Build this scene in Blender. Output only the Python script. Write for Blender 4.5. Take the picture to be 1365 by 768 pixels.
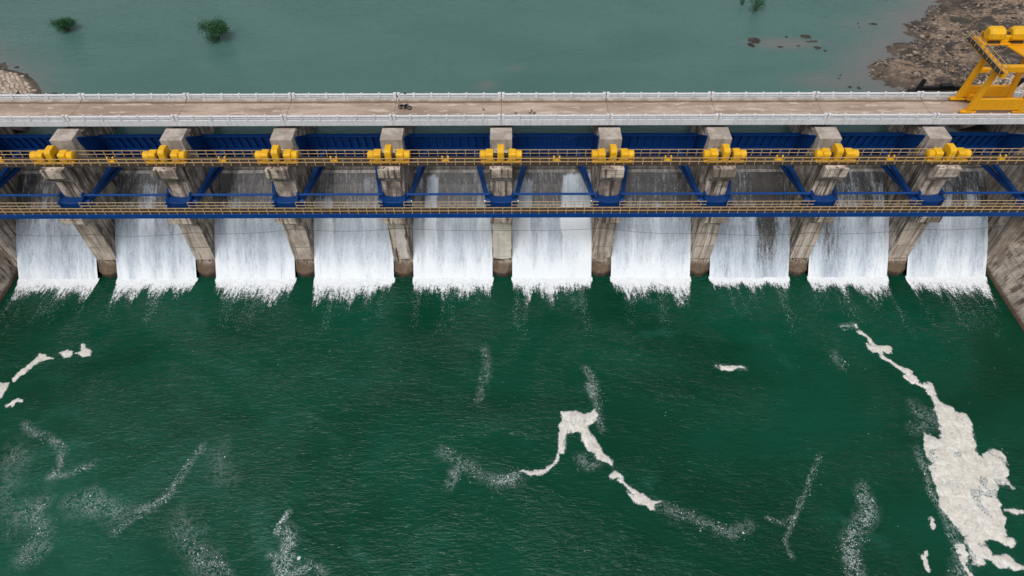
import bpy, math, random
import numpy as np
from mathutils import Matrix, Vector

for o in list(bpy.data.objects):
    bpy.data.objects.remove(o, do_unlink=True)
SC = bpy.context.scene
COL = SC.collection

# ------------------------------------------------------------------ camera
PITCH, YAW, ROLL = math.radians(48.489), math.radians(-0.091), math.radians(0.0843)
cam = bpy.data.cameras.new('camera')
cam.lens = 36.0 * 903.67 / 1365.0
cam.sensor_width = 36.0
cam.clip_start = 0.5
cam.clip_end = 6000
camo = bpy.data.objects.new('camera', cam)
COL.objects.link(camo)
_f = Vector((0, math.cos(PITCH), -math.sin(PITCH)))
_d = Vector((0, -math.sin(PITCH), -math.cos(PITCH)))
_r = Vector((1, 0, 0))
_rz = Matrix.Rotation(YAW, 3, 'Z')
_f, _d, _r = _rz @ _f, _rz @ _d, _rz @ _r
_r, _d = (_r * math.cos(ROLL) + _d * math.sin(ROLL)), (_d * math.cos(ROLL) - _r * math.sin(ROLL))
camo.matrix_world = Matrix(((_r.x, -_d.x, -_f.x, 1.344), (_r.y, -_d.y, -_f.y, 0.0),
                            (_r.z, -_d.z, -_f.z, 76.525), (0, 0, 0, 1)))
SC.camera = camo

# ------------------------------------------------------------------ overcast sky, weak wide sun
SUN_EL, SUN_AZ = math.radians(62), math.radians(200)      # azimuth clockwise from +Y
world = bpy.data.worlds.new('World')
SC.world = world
world.use_nodes = True
wn, wl = world.node_tree.nodes, world.node_tree.links
wn.clear()
sky = wn.new('ShaderNodeTexSky')
sky.sky_type = 'NISHITA'
sky.sun_disc = False
sky.sun_elevation = SUN_EL
sky.sun_rotation = SUN_AZ
sky.dust_density = 4.0
sky.air_density = 1.0
hs = wn.new('ShaderNodeHueSaturation')
hs.inputs['Saturation'].default_value = 0.30
bg = wn.new('ShaderNodeBackground')
bg.inputs['Strength'].default_value = 0.15
wo = wn.new('ShaderNodeOutputWorld')
wl.new(sky.outputs[0], hs.inputs['Color'])
wl.new(hs.outputs[0], bg.inputs['Color'])
wl.new(bg.outputs[0], wo.inputs['Surface'])
sd = bpy.data.lights.new('sun', 'SUN')
sd.energy = 1.3
sd.angle = math.radians(25)
sd.color = (1.0, 0.97, 0.93)
so = bpy.data.objects.new('sun', sd)
COL.objects.link(so)
_dir = Vector((math.sin(SUN_AZ) * math.cos(SUN_EL), math.cos(SUN_AZ) * math.cos(SUN_EL), math.sin(SUN_EL)))
so.rotation_euler = _dir.to_track_quat('Z', 'Y').to_euler()
so.location = (0, -60, 150)
SC.view_settings.view_transform = 'Standard'
SC.view_settings.look = 'None'
SC.view_settings.gamma = 1
SC.view_settings.exposure = -0.22
SC.view_settings.use_curve_mapping = False
SC.render.engine = 'CYCLES'

# ------------------------------------------------------------------ helpers
rng = np.random.default_rng(7)
random.seed(7)
ORD = ['first', 'second', 'third', 'fourth', 'fifth', 'sixth', 'seventh', 'eighth', 'ninth', 'tenth', 'eleventh']


def _hash(ix, iy, seed):
    h = (ix.astype(np.int64) * 374761393 + iy.astype(np.int64) * 668265263 + seed * 2147483647) & 0xFFFFFFFF
    h = ((h ^ (h >> 13)) * 1274126177) & 0xFFFFFFFF
    h = h ^ (h >> 16)
    return (h & 0xFFFFFF) / float(0xFFFFFF)


def vnoise(x, y, seed=0):
    x = np.asarray(x, float); y = np.asarray(y, float)
    ix, iy = np.floor(x), np.floor(y)
    fx, fy = x - ix, y - iy
    fx = fx * fx * (3 - 2 * fx); fy = fy * fy * (3 - 2 * fy)
    a = _hash(ix, iy, seed); b = _hash(ix + 1, iy, seed)
    c = _hash(ix, iy + 1, seed); d = _hash(ix + 1, iy + 1, seed)
    return (a * (1 - fx) + b * fx) * (1 - fy) + (c * (1 - fx) + d * fx) * fy


def fbm(x, y, seed=0, octv=4):
    s, a, t = 0, 1.0, 0
    for k in range(octv):
        s = s + a * vnoise(x * 2 ** k + 17.3 * k, y * 2 ** k - 9.1 * k, seed + k * 31)
        t += a
        a *= 0.5
    return s / t


def sstep(a, b, x):
    t = np.clip((x - a) / (b - a), 0, 1)
    return t * t * (3 - 2 * t)


def arr_mesh(name, V, F, smooth=False, attrs=None):
    """mesh from an Nx3 array and an Mxk array of faces"""
    V = np.asarray(V, np.float32); F = np.asarray(F, np.int32)
    me = bpy.data.meshes.new(name)
    m, k = F.shape
    me.vertices.add(len(V)); me.vertices.foreach_set('co', V.ravel())
    me.loops.add(m * k); me.loops.foreach_set('vertex_index', F.ravel())
    me.polygons.add(m)
    me.polygons.foreach_set('loop_start', np.arange(0, m * k, k, dtype=np.int32))
    me.polygons.foreach_set('loop_total', np.full(m, k, np.int32))
    me.update(calc_edges=True)
    if smooth:
        me.polygons.foreach_set('use_smooth', np.ones(m, bool))
    for an, av in (attrs or {}).items():
        at = me.attributes.new(an, 'FLOAT', 'POINT')
        at.data.foreach_set('value', np.asarray(av, np.float32).ravel())
    return me


def grid_faces(nx, ny, keep=None):
    i, j = np.meshgrid(np.arange(nx - 1), np.arange(ny - 1), indexing='ij')
    a = (i * ny + j)
    F = np.stack([a, a + ny, a + ny + 1, a + 1], -1).reshape(-1, 4)
    if keep is not None:
        F = F[keep.reshape(-1)]
    return F


def link(o, parent=None):
    COL.objects.link(o)
    if parent is not None:
        o.parent = parent
    return o


def tag(o, label=None, cat=None, group=None, kind=None):
    if label: o['label'] = label
    if cat: o['category'] = cat
    if group: o['group'] = group
    if kind: o['kind'] = kind
    return o


def thing(name, loc, label, cat, group=None, rz=0.0):
    o = bpy.data.objects.new(name, None)
    o.empty_display_size = 0.3
    o.location = loc
    o.rotation_euler = (0, 0, rz)
    link(o)
    return tag(o, label, cat, group)


def inst(name, me, parent=None, loc=(0, 0, 0), rot=(0, 0, 0), scale=(1, 1, 1)):
    o = bpy.data.objects.new(name, me)
    o.location = loc; o.rotation_euler = rot; o.scale = scale
    return link(o, parent)


def clone(root, loc=None, parent=None):
    c = root.copy()
    COL.objects.link(c)
    c.parent = parent
    if loc is not None:
        c.location = loc
    for ch in root.children:
        clone(ch, None, c)
    return c


class MB:
    """collects shapes for ONE mesh"""
    def __init__(s, origin=(0, 0, 0)):
        s.v, s.f, s.o = [], [], origin

    def add(s, vs, fs):
        n = len(s.v)
        s.v += [(x - s.o[0], y - s.o[1], z - s.o[2]) for x, y, z in vs]
        s.f += [tuple(i + n for i in f) for f in fs]
        return s

    def box(s, x0, x1, y0, y1, z0, z1, b=0.0):
        if b <= 0:
            vs = [(x, y, z) for x in (x0, x1) for y in (y0, y1) for z in (z0, z1)]
            return s.add(vs, [(0, 1, 3, 2), (4, 6, 7, 5), (0, 4, 5, 1), (2, 3, 7, 6), (0, 2, 6, 4), (1, 5, 7, 3)])
        # chamfered prism along X with chamfered ends too
        p = [(y0 + b, z0), (y1 - b, z0), (y1, z0 + b), (y1, z1 - b), (y1 - b, z1), (y0 + b, z1), (y0, z1 - b), (y0, z0 + b)]
        cy, cz = (y0 + y1) / 2, (z0 + z1) / 2
        def sh(q, k): return [(cy + (y - cy) * k[0], cz + (z - cz) * k[1]) for y, z in q]
        k = (1 - 2 * b / (y1 - y0) * .9, 1 - 2 * b / (z1 - z0) * .9)
        rings = [(x0, sh(p, k)), (x0 + b, p), (x1 - b, p), (x1, sh(p, k))]
        return s.loft([[(x, y, z) for y, z in r] for x, r in rings])

    def loft(s, rings, cap=True):
        n = len(rings[0])
        vs = [v for r in rings for v in r]
        fs = []
        for i in range(len(rings) - 1):
            for j in range(n):
                a, b = i * n + j, i * n + (j + 1) % n
                fs.append((a, b, b + n, a + n))
        if cap:
            fs.append(tuple(range(n - 1, -1, -1)))
            fs.append(tuple((len(rings) - 1) * n + j for j in range(n)))
        return s.add(vs, fs)

    def xprism(s, prof, x0, x1):          # prof in (y, z)
        return s.loft([[(x0, y, z) for y, z in prof], [(x1, y, z) for y, z in prof]])

    def yprism(s, prof, y0, y1):          # prof in (x, z)
        return s.loft([[(x, y0, z) for x, z in prof], [(x, y1, z) for x, z in prof]])

    def zprism(s, prof, z0, z1):          # prof in (x, y)
        return s.loft([[(x, y, z0) for x, y in prof], [(x, y, z1) for x, y in prof]])

    def tube(s, pts, r, n=8, cap=True):
        pts = [Vector(p) for p in pts]
        rs = r if isinstance(r, (list, tuple)) else [r] * len(pts)
        rings = []
        for i, p in enumerate(pts):
            t = (pts[min(i + 1, len(pts) - 1)] - pts[max(i - 1, 0)]).normalized()
            up = Vector((0, 0, 1)) if abs(t.z) < 0.9 else Vector((0, 1, 0))
            a = t.cross(up).normalized(); b = t.cross(a).normalized()
            rings.append([tuple(p + (a * math.cos(2 * math.pi * k / n) + b * math.sin(2 * math.pi * k / n)) * rs[i]) for k in range(n)])
        return s.loft(rings, cap)

    def beam(s, p, q, w, h):              # square bar between two points
        p, q = Vector(p), Vector(q)
        t = (q - p).normalized()
        up = Vector((0, 0, 1)) if abs(t.z) < 0.95 else Vector((0, 1, 0))
        a = t.cross(up).normalized() * (w / 2); b = a.normalized().cross(t).normalized() * (h / 2)
        return s.loft([[tuple(c + a + b), tuple(c - a + b), tuple(c - a - b), tuple(c + a - b)] for c in (p, q)])

    def mesh(s, name, mat, smooth=False, bevel=0):
        me = bpy.data.meshes.new(name)
        me.from_pydata(s.v, [], s.f)
        me.validate()
        import bmesh
        bm = bmesh.new(); bm.from_mesh(me)
        bmesh.ops.recalc_face_normals(bm, faces=bm.faces)
        if bevel:
            bmesh.ops.bevel(bm, geom=[e for e in bm.edges if len(e.link_faces) == 2 and e.calc_face_angle(0) > 0.5],
                            offset=bevel, segments=1, affect='EDGES', clamp_overlap=True)
        bm.to_mesh(me); bm.free()
        if smooth:
            for p in me.polygons: p.use_smooth = True
            me.set_sharp_from_angle(angle=math.radians(40))
        me.materials.append(mat)
        return me

    def build(s, name, mat, parent=None, loc=(0, 0, 0), smooth=False, bevel=0):
        return inst(name, s.mesh(name, mat, smooth, bevel), parent, loc)


# ------------------------------------------------------------------ materials
def new_mat(name):
    m = bpy.data.materials.new(name)
    m.use_nodes = True
    return m, m.node_tree.nodes, m.node_tree.links, m.node_tree.nodes['Principled BSDF']


class NT:
    """tiny node helper on one material"""
    def __init__(s, name):
        s.m, s.n, s.l, s.b = new_mat(name)
        s.geo = s.n.new('ShaderNodeNewGeometry')
        s.pos = s.geo.outputs['Position']

    def put(s, sock, v):
        if hasattr(v, 'links') or isinstance(v, bpy.types.NodeSocket):
            s.l.new(v, sock)
        else:
            if isinstance(v, tuple) and len(v) == 3 and sock.type == 'RGBA': v = v + (1,)
            sock.default_value = v

    def scaled(s, sc, src=None, off=(0, 0, 0), rot=(0, 0, 0)):
        mp = s.n.new('ShaderNodeMapping')
        mp.inputs['Scale'].default_value = sc
        mp.inputs['Location'].default_value = off
        mp.inputs['Rotation'].default_value = rot
        s.l.new(src or s.pos, mp.inputs['Vector'])
        return mp.outputs[0]

    def noise(s, vec, scale=1.0, detail=4, rough=0.55, dist=0.0):
        t = s.n.new('ShaderNodeTexNoise')
        t.inputs['Scale'].default_value = scale
        t.inputs['Detail'].default_value = detail
        t.inputs['Roughness'].default_value = rough
        t.inputs['Distortion'].default_value = dist
        s.l.new(vec, t.inputs['Vector'])
        return t.outputs['Fac']

    def ramp(s, v, a, b, c=0.0, d=1.0):
        t = s.n.new('ShaderNodeMapRange')
        t.interpolation_type = 'SMOOTHSTEP'
        s.put(t.inputs['Value'], v)
        for k, x in zip(('From Min', 'From Max', 'To Min', 'To Max'), (a, b, c, d)):
            s.put(t.inputs[k], x)
        return t.outputs[0]

    def mix(s, fac, a, b):
        t = s.n.new('ShaderNodeMix')
        t.data_type = 'RGBA'
        s.put(t.inputs['Factor'], fac)
        s.put(t.inputs[6], a); s.put(t.inputs[7], b)
        return t.outputs[2]

    def math(s, op, a, b=0.0):
        t = s.n.new('ShaderNodeMath'); t.operation = op
        s.put(t.inputs[0], a); s.put(t.inputs[1], b)
        return t.outputs[0]

    def sep(s, v=None):
        t = s.n.new('ShaderNodeSeparateXYZ')
        s.l.new(v or s.pos, t.inputs[0])
        return t.outputs

    def attr(s, name):
        t = s.n.new('ShaderNodeAttribute'); t.attribute_name = name
        return t.outputs['Fac']

    def rand(s):
        t = s.n.new('ShaderNodeObjectInfo')
        return t.outputs['Random']

    def bump(s, h, strength=0.5, dist=0.05, chain=None):
        t = s.n.new('ShaderNodeBump')
        t.inputs['Strength'].default_value = strength
        t.inputs['Distance'].default_value = dist
        s.l.new(h, t.inputs['Height'])
        if chain: s.l.new(chain, t.inputs['Normal'])
        return t.outputs[0]

    def done(s, color=None, rough=None, normal=None, metal=None, spec=None):
        if color is not None: s.put(s.b.inputs['Base Color'], color)
        if rough is not None: s.put(s.b.inputs['Roughness'], rough)
        if normal is not None: s.put(s.b.inputs['Normal'], normal)
        if metal is not None: s.put(s.b.inputs['Metallic'], metal)
        if spec is not None: s.put(s.b.inputs['Specular IOR Level'], spec)
        return s.m


def m_concrete(name, light, dark, stain, tide=False, streak=0.6, lift=1.6, seed=0.0):
    t = NT(name)
    off = (seed, seed * 2, seed)
    big = t.noise(t.scaled((.55, .55, .45), off=off), 1, 5, .6)
    fine = t.noise(t.pos, 6.0, 4, .65)
    st = t.noise(t.scaled((2.2, 2.2, .14), off=off), 1, 5, .65)
    c = t.mix(t.ramp(big, .38, .62), dark, light)
    c = t.mix(t.math('MULTIPLY', t.ramp(st, .48, .62), streak), c, stain)
    c = t.mix(t.ramp(fine, .4, .8, 0, .3), c, tuple(x * .55 for x in dark))
    z = t.sep()[2]
    # pour joints every lift: thin darker lines
    fr = t.math('FRACT', t.math('DIVIDE', t.math('ADD', z, 20.0), lift))
    ln = t.math('LESS_THAN', fr, .035)
    c = t.mix(t.math('MULTIPLY', ln, t.ramp(big, .35, .6, .15, .75)), c, tuple(x * .35 for x in dark))
    if tide:
        zz = t.math('ADD', t.math('MULTIPLY', z, float(tide)), t.math('MULTIPLY', t.math('SUBTRACT', st, .5), 3.2))
        c = t.mix(t.ramp(zz, 2.3, 1.7, 0, .9), c, (.105, .068, .038))
        c = t.mix(t.ramp(zz, .9, .1, 0, .9), c, (.03, .028, .022))
    h = t.math('ADD', t.math('MULTIPLY', fine, .6), t.math('MULTIPLY', ln, -1.0))
    return t.done(c, .85, t.bump(h, .5, .03))


def m_paint(name, col, rough=.45, wear=(.2, .12, .07), amt=.35, dirt=.5):
    t = NT(name)
    n1 = t.noise(t.pos, 2.2, 6, .65)
    n2 = t.noise(t.scaled((3.2, 3.2, .5)), 1, 5, .6)
    c = t.mix(t.ramp(n1, .5, .8, 0, amt), col, wear)
    c = t.mix(t.ramp(n2, .42, .72, 0, dirt), c, tuple(x * .55 for x in col))
    c = t.mix(t.ramp(t.rand(), 0, 1, 0, .22), c, tuple(x * .6 for x in col))
    return t.done(c, t.ramp(n1, .3, .7, rough - .08, rough + .15), t.bump(n1, .15, .02), spec=.35)


M = {}
M['pier'] = m_concrete('pier_concrete', (.66, .56, .465), (.25, .20, .16), (.045, .034, .027), tide=True, streak=.92)
M['head'] = m_concrete('pier_head_concrete', (.50, .44, .385), (.34, .29, .245), (.17, .14, .11), streak=.35, lift=30)
M['abut'] = m_concrete('abutment_concrete', (.60, .515, .43), (.29, .235, .19), (.07, .054, .042), tide=3.2, streak=.85, lift=2.3, seed=5)
M['seat'] = m_concrete('under_deck_concrete', (.30, .255, .215), (.19, .16, .135), (.09, .075, .06), streak=.5, lift=30)
M['white'] = m_paint('white_paint', (.74, .75, .77), .6, (.42, .40, .37), .5, .45)
M['gate_blue'] = m_paint('gate_blue_paint', (.002, .074, .35), .5, (.012, .03, .09), .4, .4)
M['rib_blue'] = m_paint('rib_blue_paint', (.008, .065, .26), .5, (.03, .06, .16), .5, .3)
M['blue'] = m_paint('blue_paint', (.001, .044, .195), .42, (.012, .026, .07), .5, .5)
M['girder_blue'] = m_paint('girder_blue_paint', (.001, .056, .26), .42, (.03, .045, .08), .3, .4)
M['yellow'] = m_paint('yellow_paint', (.86, .47, .012), .42, (.55, .24, .02), .4, .45)
M['crane'] = m_paint('crane_yellow_paint', (.86, .40, .008), .42, (.60, .25, .01), .35, .3)
M['rail'] = m_paint('rail_paint', (.56, .375, .185), .6, (.28, .165, .085), .6, .4)
M['palerail'] = m_paint('pale_rail_paint', (.62, .46, .27), .6, (.34, .2, .1), .6, .4)
M['grate'] = m_paint('grating_steel', (.055, .042, .032), .7, (.11, .062, .032), .8, .6)
M['dark'] = m_paint('dark_steel', (.03, .027, .025), .6, (.06, .035, .02), .5, .4)
M['black'] = m_paint('black_paint', (.012, .012, .013), .5, (.03, .026, .022), .3, .4)
M['rubber'] = m_paint('black_rubber', (.012, .012, .012), .8, (.03, .03, .03), .3, .3)
M['chrome'] = NT('bright_metal').done((.6, .6, .62), .25, None, 1.0)
M['skin'] = NT('skin').done((.20, .105, .065), .55)
M['hair'] = NT('black_hair').done((.012, .01, .009), .6)
M['shirt'] = m_paint('white_cloth', (.74, .73, .70), .9, (.6, .59, .56), .4, .15)
M['trousers'] = m_paint('beige_cloth', (.52, .47, .40), .9, (.4, .36, .3), .4, .2)
M['bluetank'] = NT('dark_blue_tank').done((.01, .014, .05), .25)


def m_deck():
    t = NT('deck_concrete')
    a = t.noise(t.scaled((.12, .5, 1)), 1, 6, .62)
    b = t.noise(t.scaled((.35, 1.3, 1), off=(4, 1, 0)), 1, 5, .6)
    f = t.noise(t.pos, 7, 4, .6)
    c = t.mix(t.ramp(a, .35, .65), (.31, .225, .17), (.50, .39, .31))
    c = t.mix(t.ramp(b, .56, .66, 0, .75), c, (.66, .56, .47))
    p3 = t.noise(t.scaled((.9, 1.6, 1), off=(14, 3, 0)), 1, 5, .65, .5)
    c = t.mix(t.ramp(p3, .62, .68, 0, .6), c, (.72, .66, .57))
    c = t.mix(t.ramp(p3, .36, .28, 0, .6), c, (.20, .145, .11))
    c = t.mix(t.ramp(b, .42, .28, 0, .55), c, (.27, .20, .155))
    y = t.sep()[1]
    g = t.noise(t.scaled((.5, .5, 1)), 1, 4, .6)
    yy = t.math('ADD', y, t.math('MULTIPLY', t.math('SUBTRACT', g, .5), .5))
    c = t.mix(t.ramp(yy, 83.62, 83.85, 0, .85), c, (.13, .085, .05))
    c = t.mix(t.ramp(f, .35, .8, 0, .3), c, (.24, .18, .14))
    return t.done(c, .9, t.bump(f, .3, .02))


M['deck'] = m_deck()


def m_joint():
    t = NT('joint_filler')
    return t.done((.19, .145, .115), .9)


M['joint'] = m_joint()


def m_tail():
    t = NT('green_water')
    src = t.pos
    r1 = t.scaled((.55, 1.5, 1), src, rot=(0, 0, .35))
    r2 = t.scaled((1.3, 3.3, 1), src, off=(3, 7, 0), rot=(0, 0, -.30))
    w1 = t.noise(r1, 1, 3, .5, .8)
    w2 = t.noise(r2, 1, 3, .55, .6)
    big = t.noise(t.scaled((.035, .05, 1)), 1, 4, .55, .6)
    sw = t.noise(t.scaled((.09, .13, 1), off=(8, 3, 0)), 1, 5, .6, 1.2)
    c = t.mix(t.ramp(big, .3, .7), (.0010, .037, .0170), (.0030, .063, .034))
    c = t.mix(t.ramp(sw, .55, .8, 0, .4), c, (.008, .095, .060))
    # paler green patch broken up by noise, near left in the pool
    d2 = t.n.new('ShaderNodeVectorMath'); d2.operation = 'DISTANCE'
    t.l.new(t.scaled((.8, 1.25, 0)), d2.inputs[0]); d2.inputs[1].default_value = (-38, 42, 0)
    pl = t.math('ADD', t.ramp(d2.outputs['Value'], 40, 4, 0, .5), t.math('MULTIPLY', t.math('SUBTRACT', sw, .5), 1.1))
    c = t.mix(t.ramp(pl, .05, .9, 0, .75), c, (.016, .105, .068))
    wisp = t.noise(t.scaled((.22, .30, 1), off=(2, 4, 0)), 1, 6, .62, 3.2)
    rid = t.math('ABSOLUTE', t.math('SUBTRACT', wisp, .5))
    c = t.mix(t.math('MULTIPLY', t.ramp(rid, .016, .0, 0, .32), t.ramp(pl, .25, .9)), c, (.12, .23, .21))
    slick = t.ramp(t.noise(t.scaled((.05, .07, 1), off=(11, 5, 0)), 1, 3, .55, 1.0), .36, .62, .35, 1.0)
    h = t.math('MULTIPLY', t.math('ADD', t.math('MULTIPLY', w1, .7), t.math('MULTIPLY', w2, .42)), slick)
    t.b.inputs['IOR'].default_value = 1.333
    return t.done(c, .07, t.bump(h, 1.0, .46), spec=.33)


def m_reservoir():
    t = NT('reservoir_water')
    w1 = t.noise(t.scaled((.45, 1.7, 1), rot=(0, 0, .15)), 1, 3, .5, .6)
    w2 = t.noise(t.scaled((1.1, 3.6, 1), off=(3, 7, 0), rot=(0, 0, -.2)), 1, 3, .55, .5)
    big = t.noise(t.scaled((.03, .06, 1)), 1, 4, .55, .6)
    n = t.noise(t.scaled((.25, .4, 1), off=(1, 2, 0)), 1, 5, .6, .6)
    c = t.mix(t.ramp(big, .3, .7), (.060, .140, .122), (.076, .162, .146))
    mud = t.math('ADD', t.attr('mud'), t.math('MULTIPLY', t.math('SUBTRACT', n, .5), .35))
    c = t.mix(t.ramp(mud, .15, .95, 0, .92), c, (.155, .155, .148))
    h = t.math('ADD', t.math('MULTIPLY', w1, .6), t.math('MULTIPLY', w2, .4))
    t.b.inputs['IOR'].default_value = 1.333
    return t.done(c, .09, t.bump(h, .8, .26))


M['tail'] = m_tail()
M['reservoir'] = m_reservoir()


def m_fall():
    """thin sheet of falling water: white aerated streaks over wet concrete"""
    t = NT('falling_water')
    fo = t.attr('foam')
    rnd = t.math('MULTIPLY', t.rand(), 50.0)
    cmb = t.n.new('ShaderNodeCombineXYZ')
    t.put(cmb.inputs[0], rnd)
    add = t.n.new('ShaderNodeVectorMath'); add.operation = 'ADD'
    t.l.new(t.pos, add.inputs[0]); t.l.new(cmb.outputs[0], add.inputs[1])
    p = add.outputs[0]
    s1 = t.noise(t.scaled((3.6, .55, .55), p), 1, 5, .68)
    s2 = t.noise(t.scaled((6.0, 2.4, 2.4), p, off=(5, 5, 5)), 1, 4, .8)
    s3 = t.noise(t.scaled((1.1, .12, .12), p, off=(2, 8, 1)), 1, 4, .55)
    n = t.math('ADD', t.math('ADD', t.math('MULTIPLY', s1, .45), t.math('MULTIPLY', s2, .40)), t.math('MULTIPLY', s3, .25))
    # more foam where coverage is high; n centred near .55
    v = t.math('ADD', t.math('MULTIPLY', t.math('SUBTRACT', n, .55), 3.0), t.math('MULTIPLY', t.math('SUBTRACT', fo, .52), .85))
    k = t.ramp(v, -.46, .50)
    cn = t.noise(t.scaled((.6, .35, .35), p), 1, 5, .6)
    wet = t.mix(t.ramp(cn, .35, .7), (.022, .024, .027), (.066, .054, .045))
    wet = t.mix(t.ramp(fo, .34, .72), wet, (.25, .30, .355))
    hi = t.mix(t.ramp(fo, .62, 1.1), (.54, .61, .69), (.82, .87, .91))
    c = t.mix(k, wet, hi)
    rough = t.ramp(k, 0, 1, .35, .75)
    h = t.math('ADD', t.math('MULTIPLY', s1, .5), t.math('MULTIPLY', s2, .5))
    return t.done(c, rough, t.bump(h, .5, .10))


M['fall'] = m_fall()


def m_crest():
    t = NT('crest_concrete')
    a = t.noise(t.scaled((1.6, .35, .35)), 1, 5, .6)
    b = t.noise(t.pos, 5, 4, .6)
    c = t.mix(t.ramp(a, .35, .68), (.15, .135, .12), (.36, .335, .31))
    c = t.mix(t.ramp(b, .45, .75, 0, .4), c, (.07, .06, .055))
    return t.done(c, .6, t.bump(b, .3, .02))


M['crest'] = m_crest()


def m_foam(name, a, b, sc=2.4, rough=.85):
    t = NT(name)
    n = t.noise(t.scaled((1, 1, 1)), sc, 5, .65, 1.2)
    f = t.noise(t.pos, 14, 3, .6)
    c = t.mix(t.ramp(n, .38, .66), a, b)
    return t.done(c, rough, t.bump(t.math('ADD', n, t.math('MULTIPLY', f, .35)), .6, .07))




def alpha(t, a):
    """real partial cover: transparent where the film is thin"""
    out = t.n['Material Output']
    tr = t.n.new('ShaderNodeBsdfTransparent')
    mx = t.n.new('ShaderNodeMixShader')
    t.put(mx.inputs[0], a)
    t.l.new(tr.outputs[0], mx.inputs[1]); t.l.new(t.b.outputs[0], mx.inputs[2])
    t.l.new(mx.outputs[0], out.inputs['Surface'])
    return t.m


def m_raft():
    t = NT('cream_foam')
    d = t.attr('dens')
    n = t.noise(t.pos, .8, 5, .65, 1.2)
    f = t.noise(t.pos, 5.5, 5, .72, .6)
    sw = t.noise(t.scaled((.42, .30, 1), rot=(0, 0, -.5)), 1, 6, .62, 2.6)
    line = t.ramp(t.math('ABSOLUTE', t.math('SUBTRACT', sw, .5)), .022, .0)
    c = t.mix(t.ramp(n, .38, .66), (.64, .60, .525), (.77, .745, .69))
    c = t.mix(t.math('MULTIPLY', line, .7), c, (.30, .34, .325))
    c = t.mix(t.ramp(d, .75, .35, 0, .6), c, (.55, .62, .63))
    v = t.math('ADD', d, t.math('MULTIPLY', t.math('SUBTRACT', f, .5), 1.5))
    t.done(c, .85, t.bump(t.math('ADD', n, t.math('MULTIPLY', f, .25)), .22, .05))
    return alpha(t, t.ramp(v, .22, .62, 0, .985))


def m_film():
    """thin threads of bubbles on the surface"""
    t = NT('foam_film')
    d = t.attr('dens')
    th = t.noise(t.scaled((1.3, 1.3, 1)), 1, 5, .6, 1.4)
    rid = t.ramp(t.math('ABSOLUTE', t.math('SUBTRACT', th, .5)), .085, .0)
    f = t.noise(t.pos, 6.0, 5, .75)
    g = t.math('MULTIPLY', t.math('MULTIPLY', rid, t.ramp(f, .34, .66)), d)
    d = t.math('MULTIPLY', d, .62)
    sp = t.math('ADD', t.math('MULTIPLY', t.ramp(f, .58, .72), t.math('MULTIPLY', d, .38)), t.math('MULTIPLY', d, .02))
    a = t.math('MINIMUM', t.math('ADD', g, sp), .9)
    t.done((.66, .74, .74), .8)
    return alpha(t, a)


def m_spray():
    """churned white water: cover breaks up into fingers and drops"""
    t = NT('white_splash')
    d = t.attr('dens')
    s1 = t.noise(t.scaled((2.6, .75, 1)), 1, 5, .65)
    f = t.noise(t.scaled((1, .75, 1)), 5.5, 5, .78)
    v = t.math('ADD', d, t.math('ADD', t.math('MULTIPLY', t.math('SUBTRACT', s1, .5), 1.25), t.math('MULTIPLY', t.math('SUBTRACT', f, .5), 1.25)))
    n = t.noise(t.pos, 2.4, 5, .65, 1.2)
    t.done(t.mix(t.ramp(n, .38, .66), (.74, .78, .80), (.90, .92, .94)), .85, t.bump(f, .4, .05))
    return alpha(t, t.ramp(v, .28, .72, 0, .97))


M['foam'] = m_raft()
M['film'] = m_film()
M['spray'] = m_spray()
M['splash'] = m_foam('white_splash', (.70, .74, .77), (.90, .92, .94))
M['fleck'] = m_foam('foam_fleck', (.34, .45, .44), (.72, .77, .76))
M['thin'] = m_foam('thin_foam', (.06, .15, .12), (.16, .27, .24))


def m_bank(name, cols, wet=True, zwet=16.2):
    t = NT(name)
    a = t.noise(t.scaled((.16, .22, .5)), 1, 6, .65, .8)
    b = t.noise(t.scaled((.5, .8, 1), off=(9, 2, 0)), 1, 6, .7, .4)
    f = t.noise(t.pos, 4.5, 4, .7)
    c = t.mix(t.ramp(a, .44, .56), cols[0], cols[1])
    c = t.mix(t.ramp(b, .54, .68), c, cols[2])
    c = t.mix(t.ramp(f, .35, .75, 0, .75), c, cols[3])
    if name == 'rocky_bank':
        e = t.attr('emb')
        gr = t.noise(t.pos, 1.5, 4, .6)
        c = t.mix(e, c, t.mix(t.ramp(gr, .35, .65), (.30, .235, .185), (.42, .335, .265)))
    if wet:
        z = t.math('ADD', t.sep()[2], t.math('MULTIPLY', t.math('SUBTRACT', b, .5), .5))
        c = t.mix(t.ramp(z, zwet, zwet - .5, 0, .7), c, (.05, .042, .034))
    return t.done(c, .9, t.bump(t.math('ADD', b, t.math('MULTIPLY', f, .6)), .8, .18))


M['rockbank'] = m_bank('rocky_bank', ((.058, .046, .037), (.29, .205, .145), (.46, .34, .235), (.024, .019, .015)))
M['rock'] = m_bank('rock', ((.035, .03, .026), (.085, .065, .05), (.13, .095, .07), (.018, .016, .014)), zwet=15.75)
M['riprap'] = m_bank('riprap_stone', ((.46, .36, .28), (.56, .45, .36), (.50, .38, .30), (.26, .20, .16)), wet=False)
M['mortar'] = m_bank('riprap_bed', ((.22, .175, .14), (.27, .22, .18), (.24, .2, .16), (.13, .1, .08)), wet=False)
M['earth'] = m_bank('earth', ((.20, .16, .115), (.28, .22, .16), (.16, .15, .08), (.1, .085, .06)), wet=False)


def m_stones(name, cols):
    t = NT(name)
    rn = t.geo.outputs['Random Per Island']
    f = t.noise(t.pos, 5, 4, .7)
    c = t.mix(t.ramp(rn, .0, .55), cols[0], cols[1])
    c = t.mix(t.ramp(rn, .6, 1.0), c, cols[2])
    c = t.mix(t.ramp(f, .4, .8, 0, .5), c, cols[0])
    return t.done(c, .9, t.bump(f, .6, .05))


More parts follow.
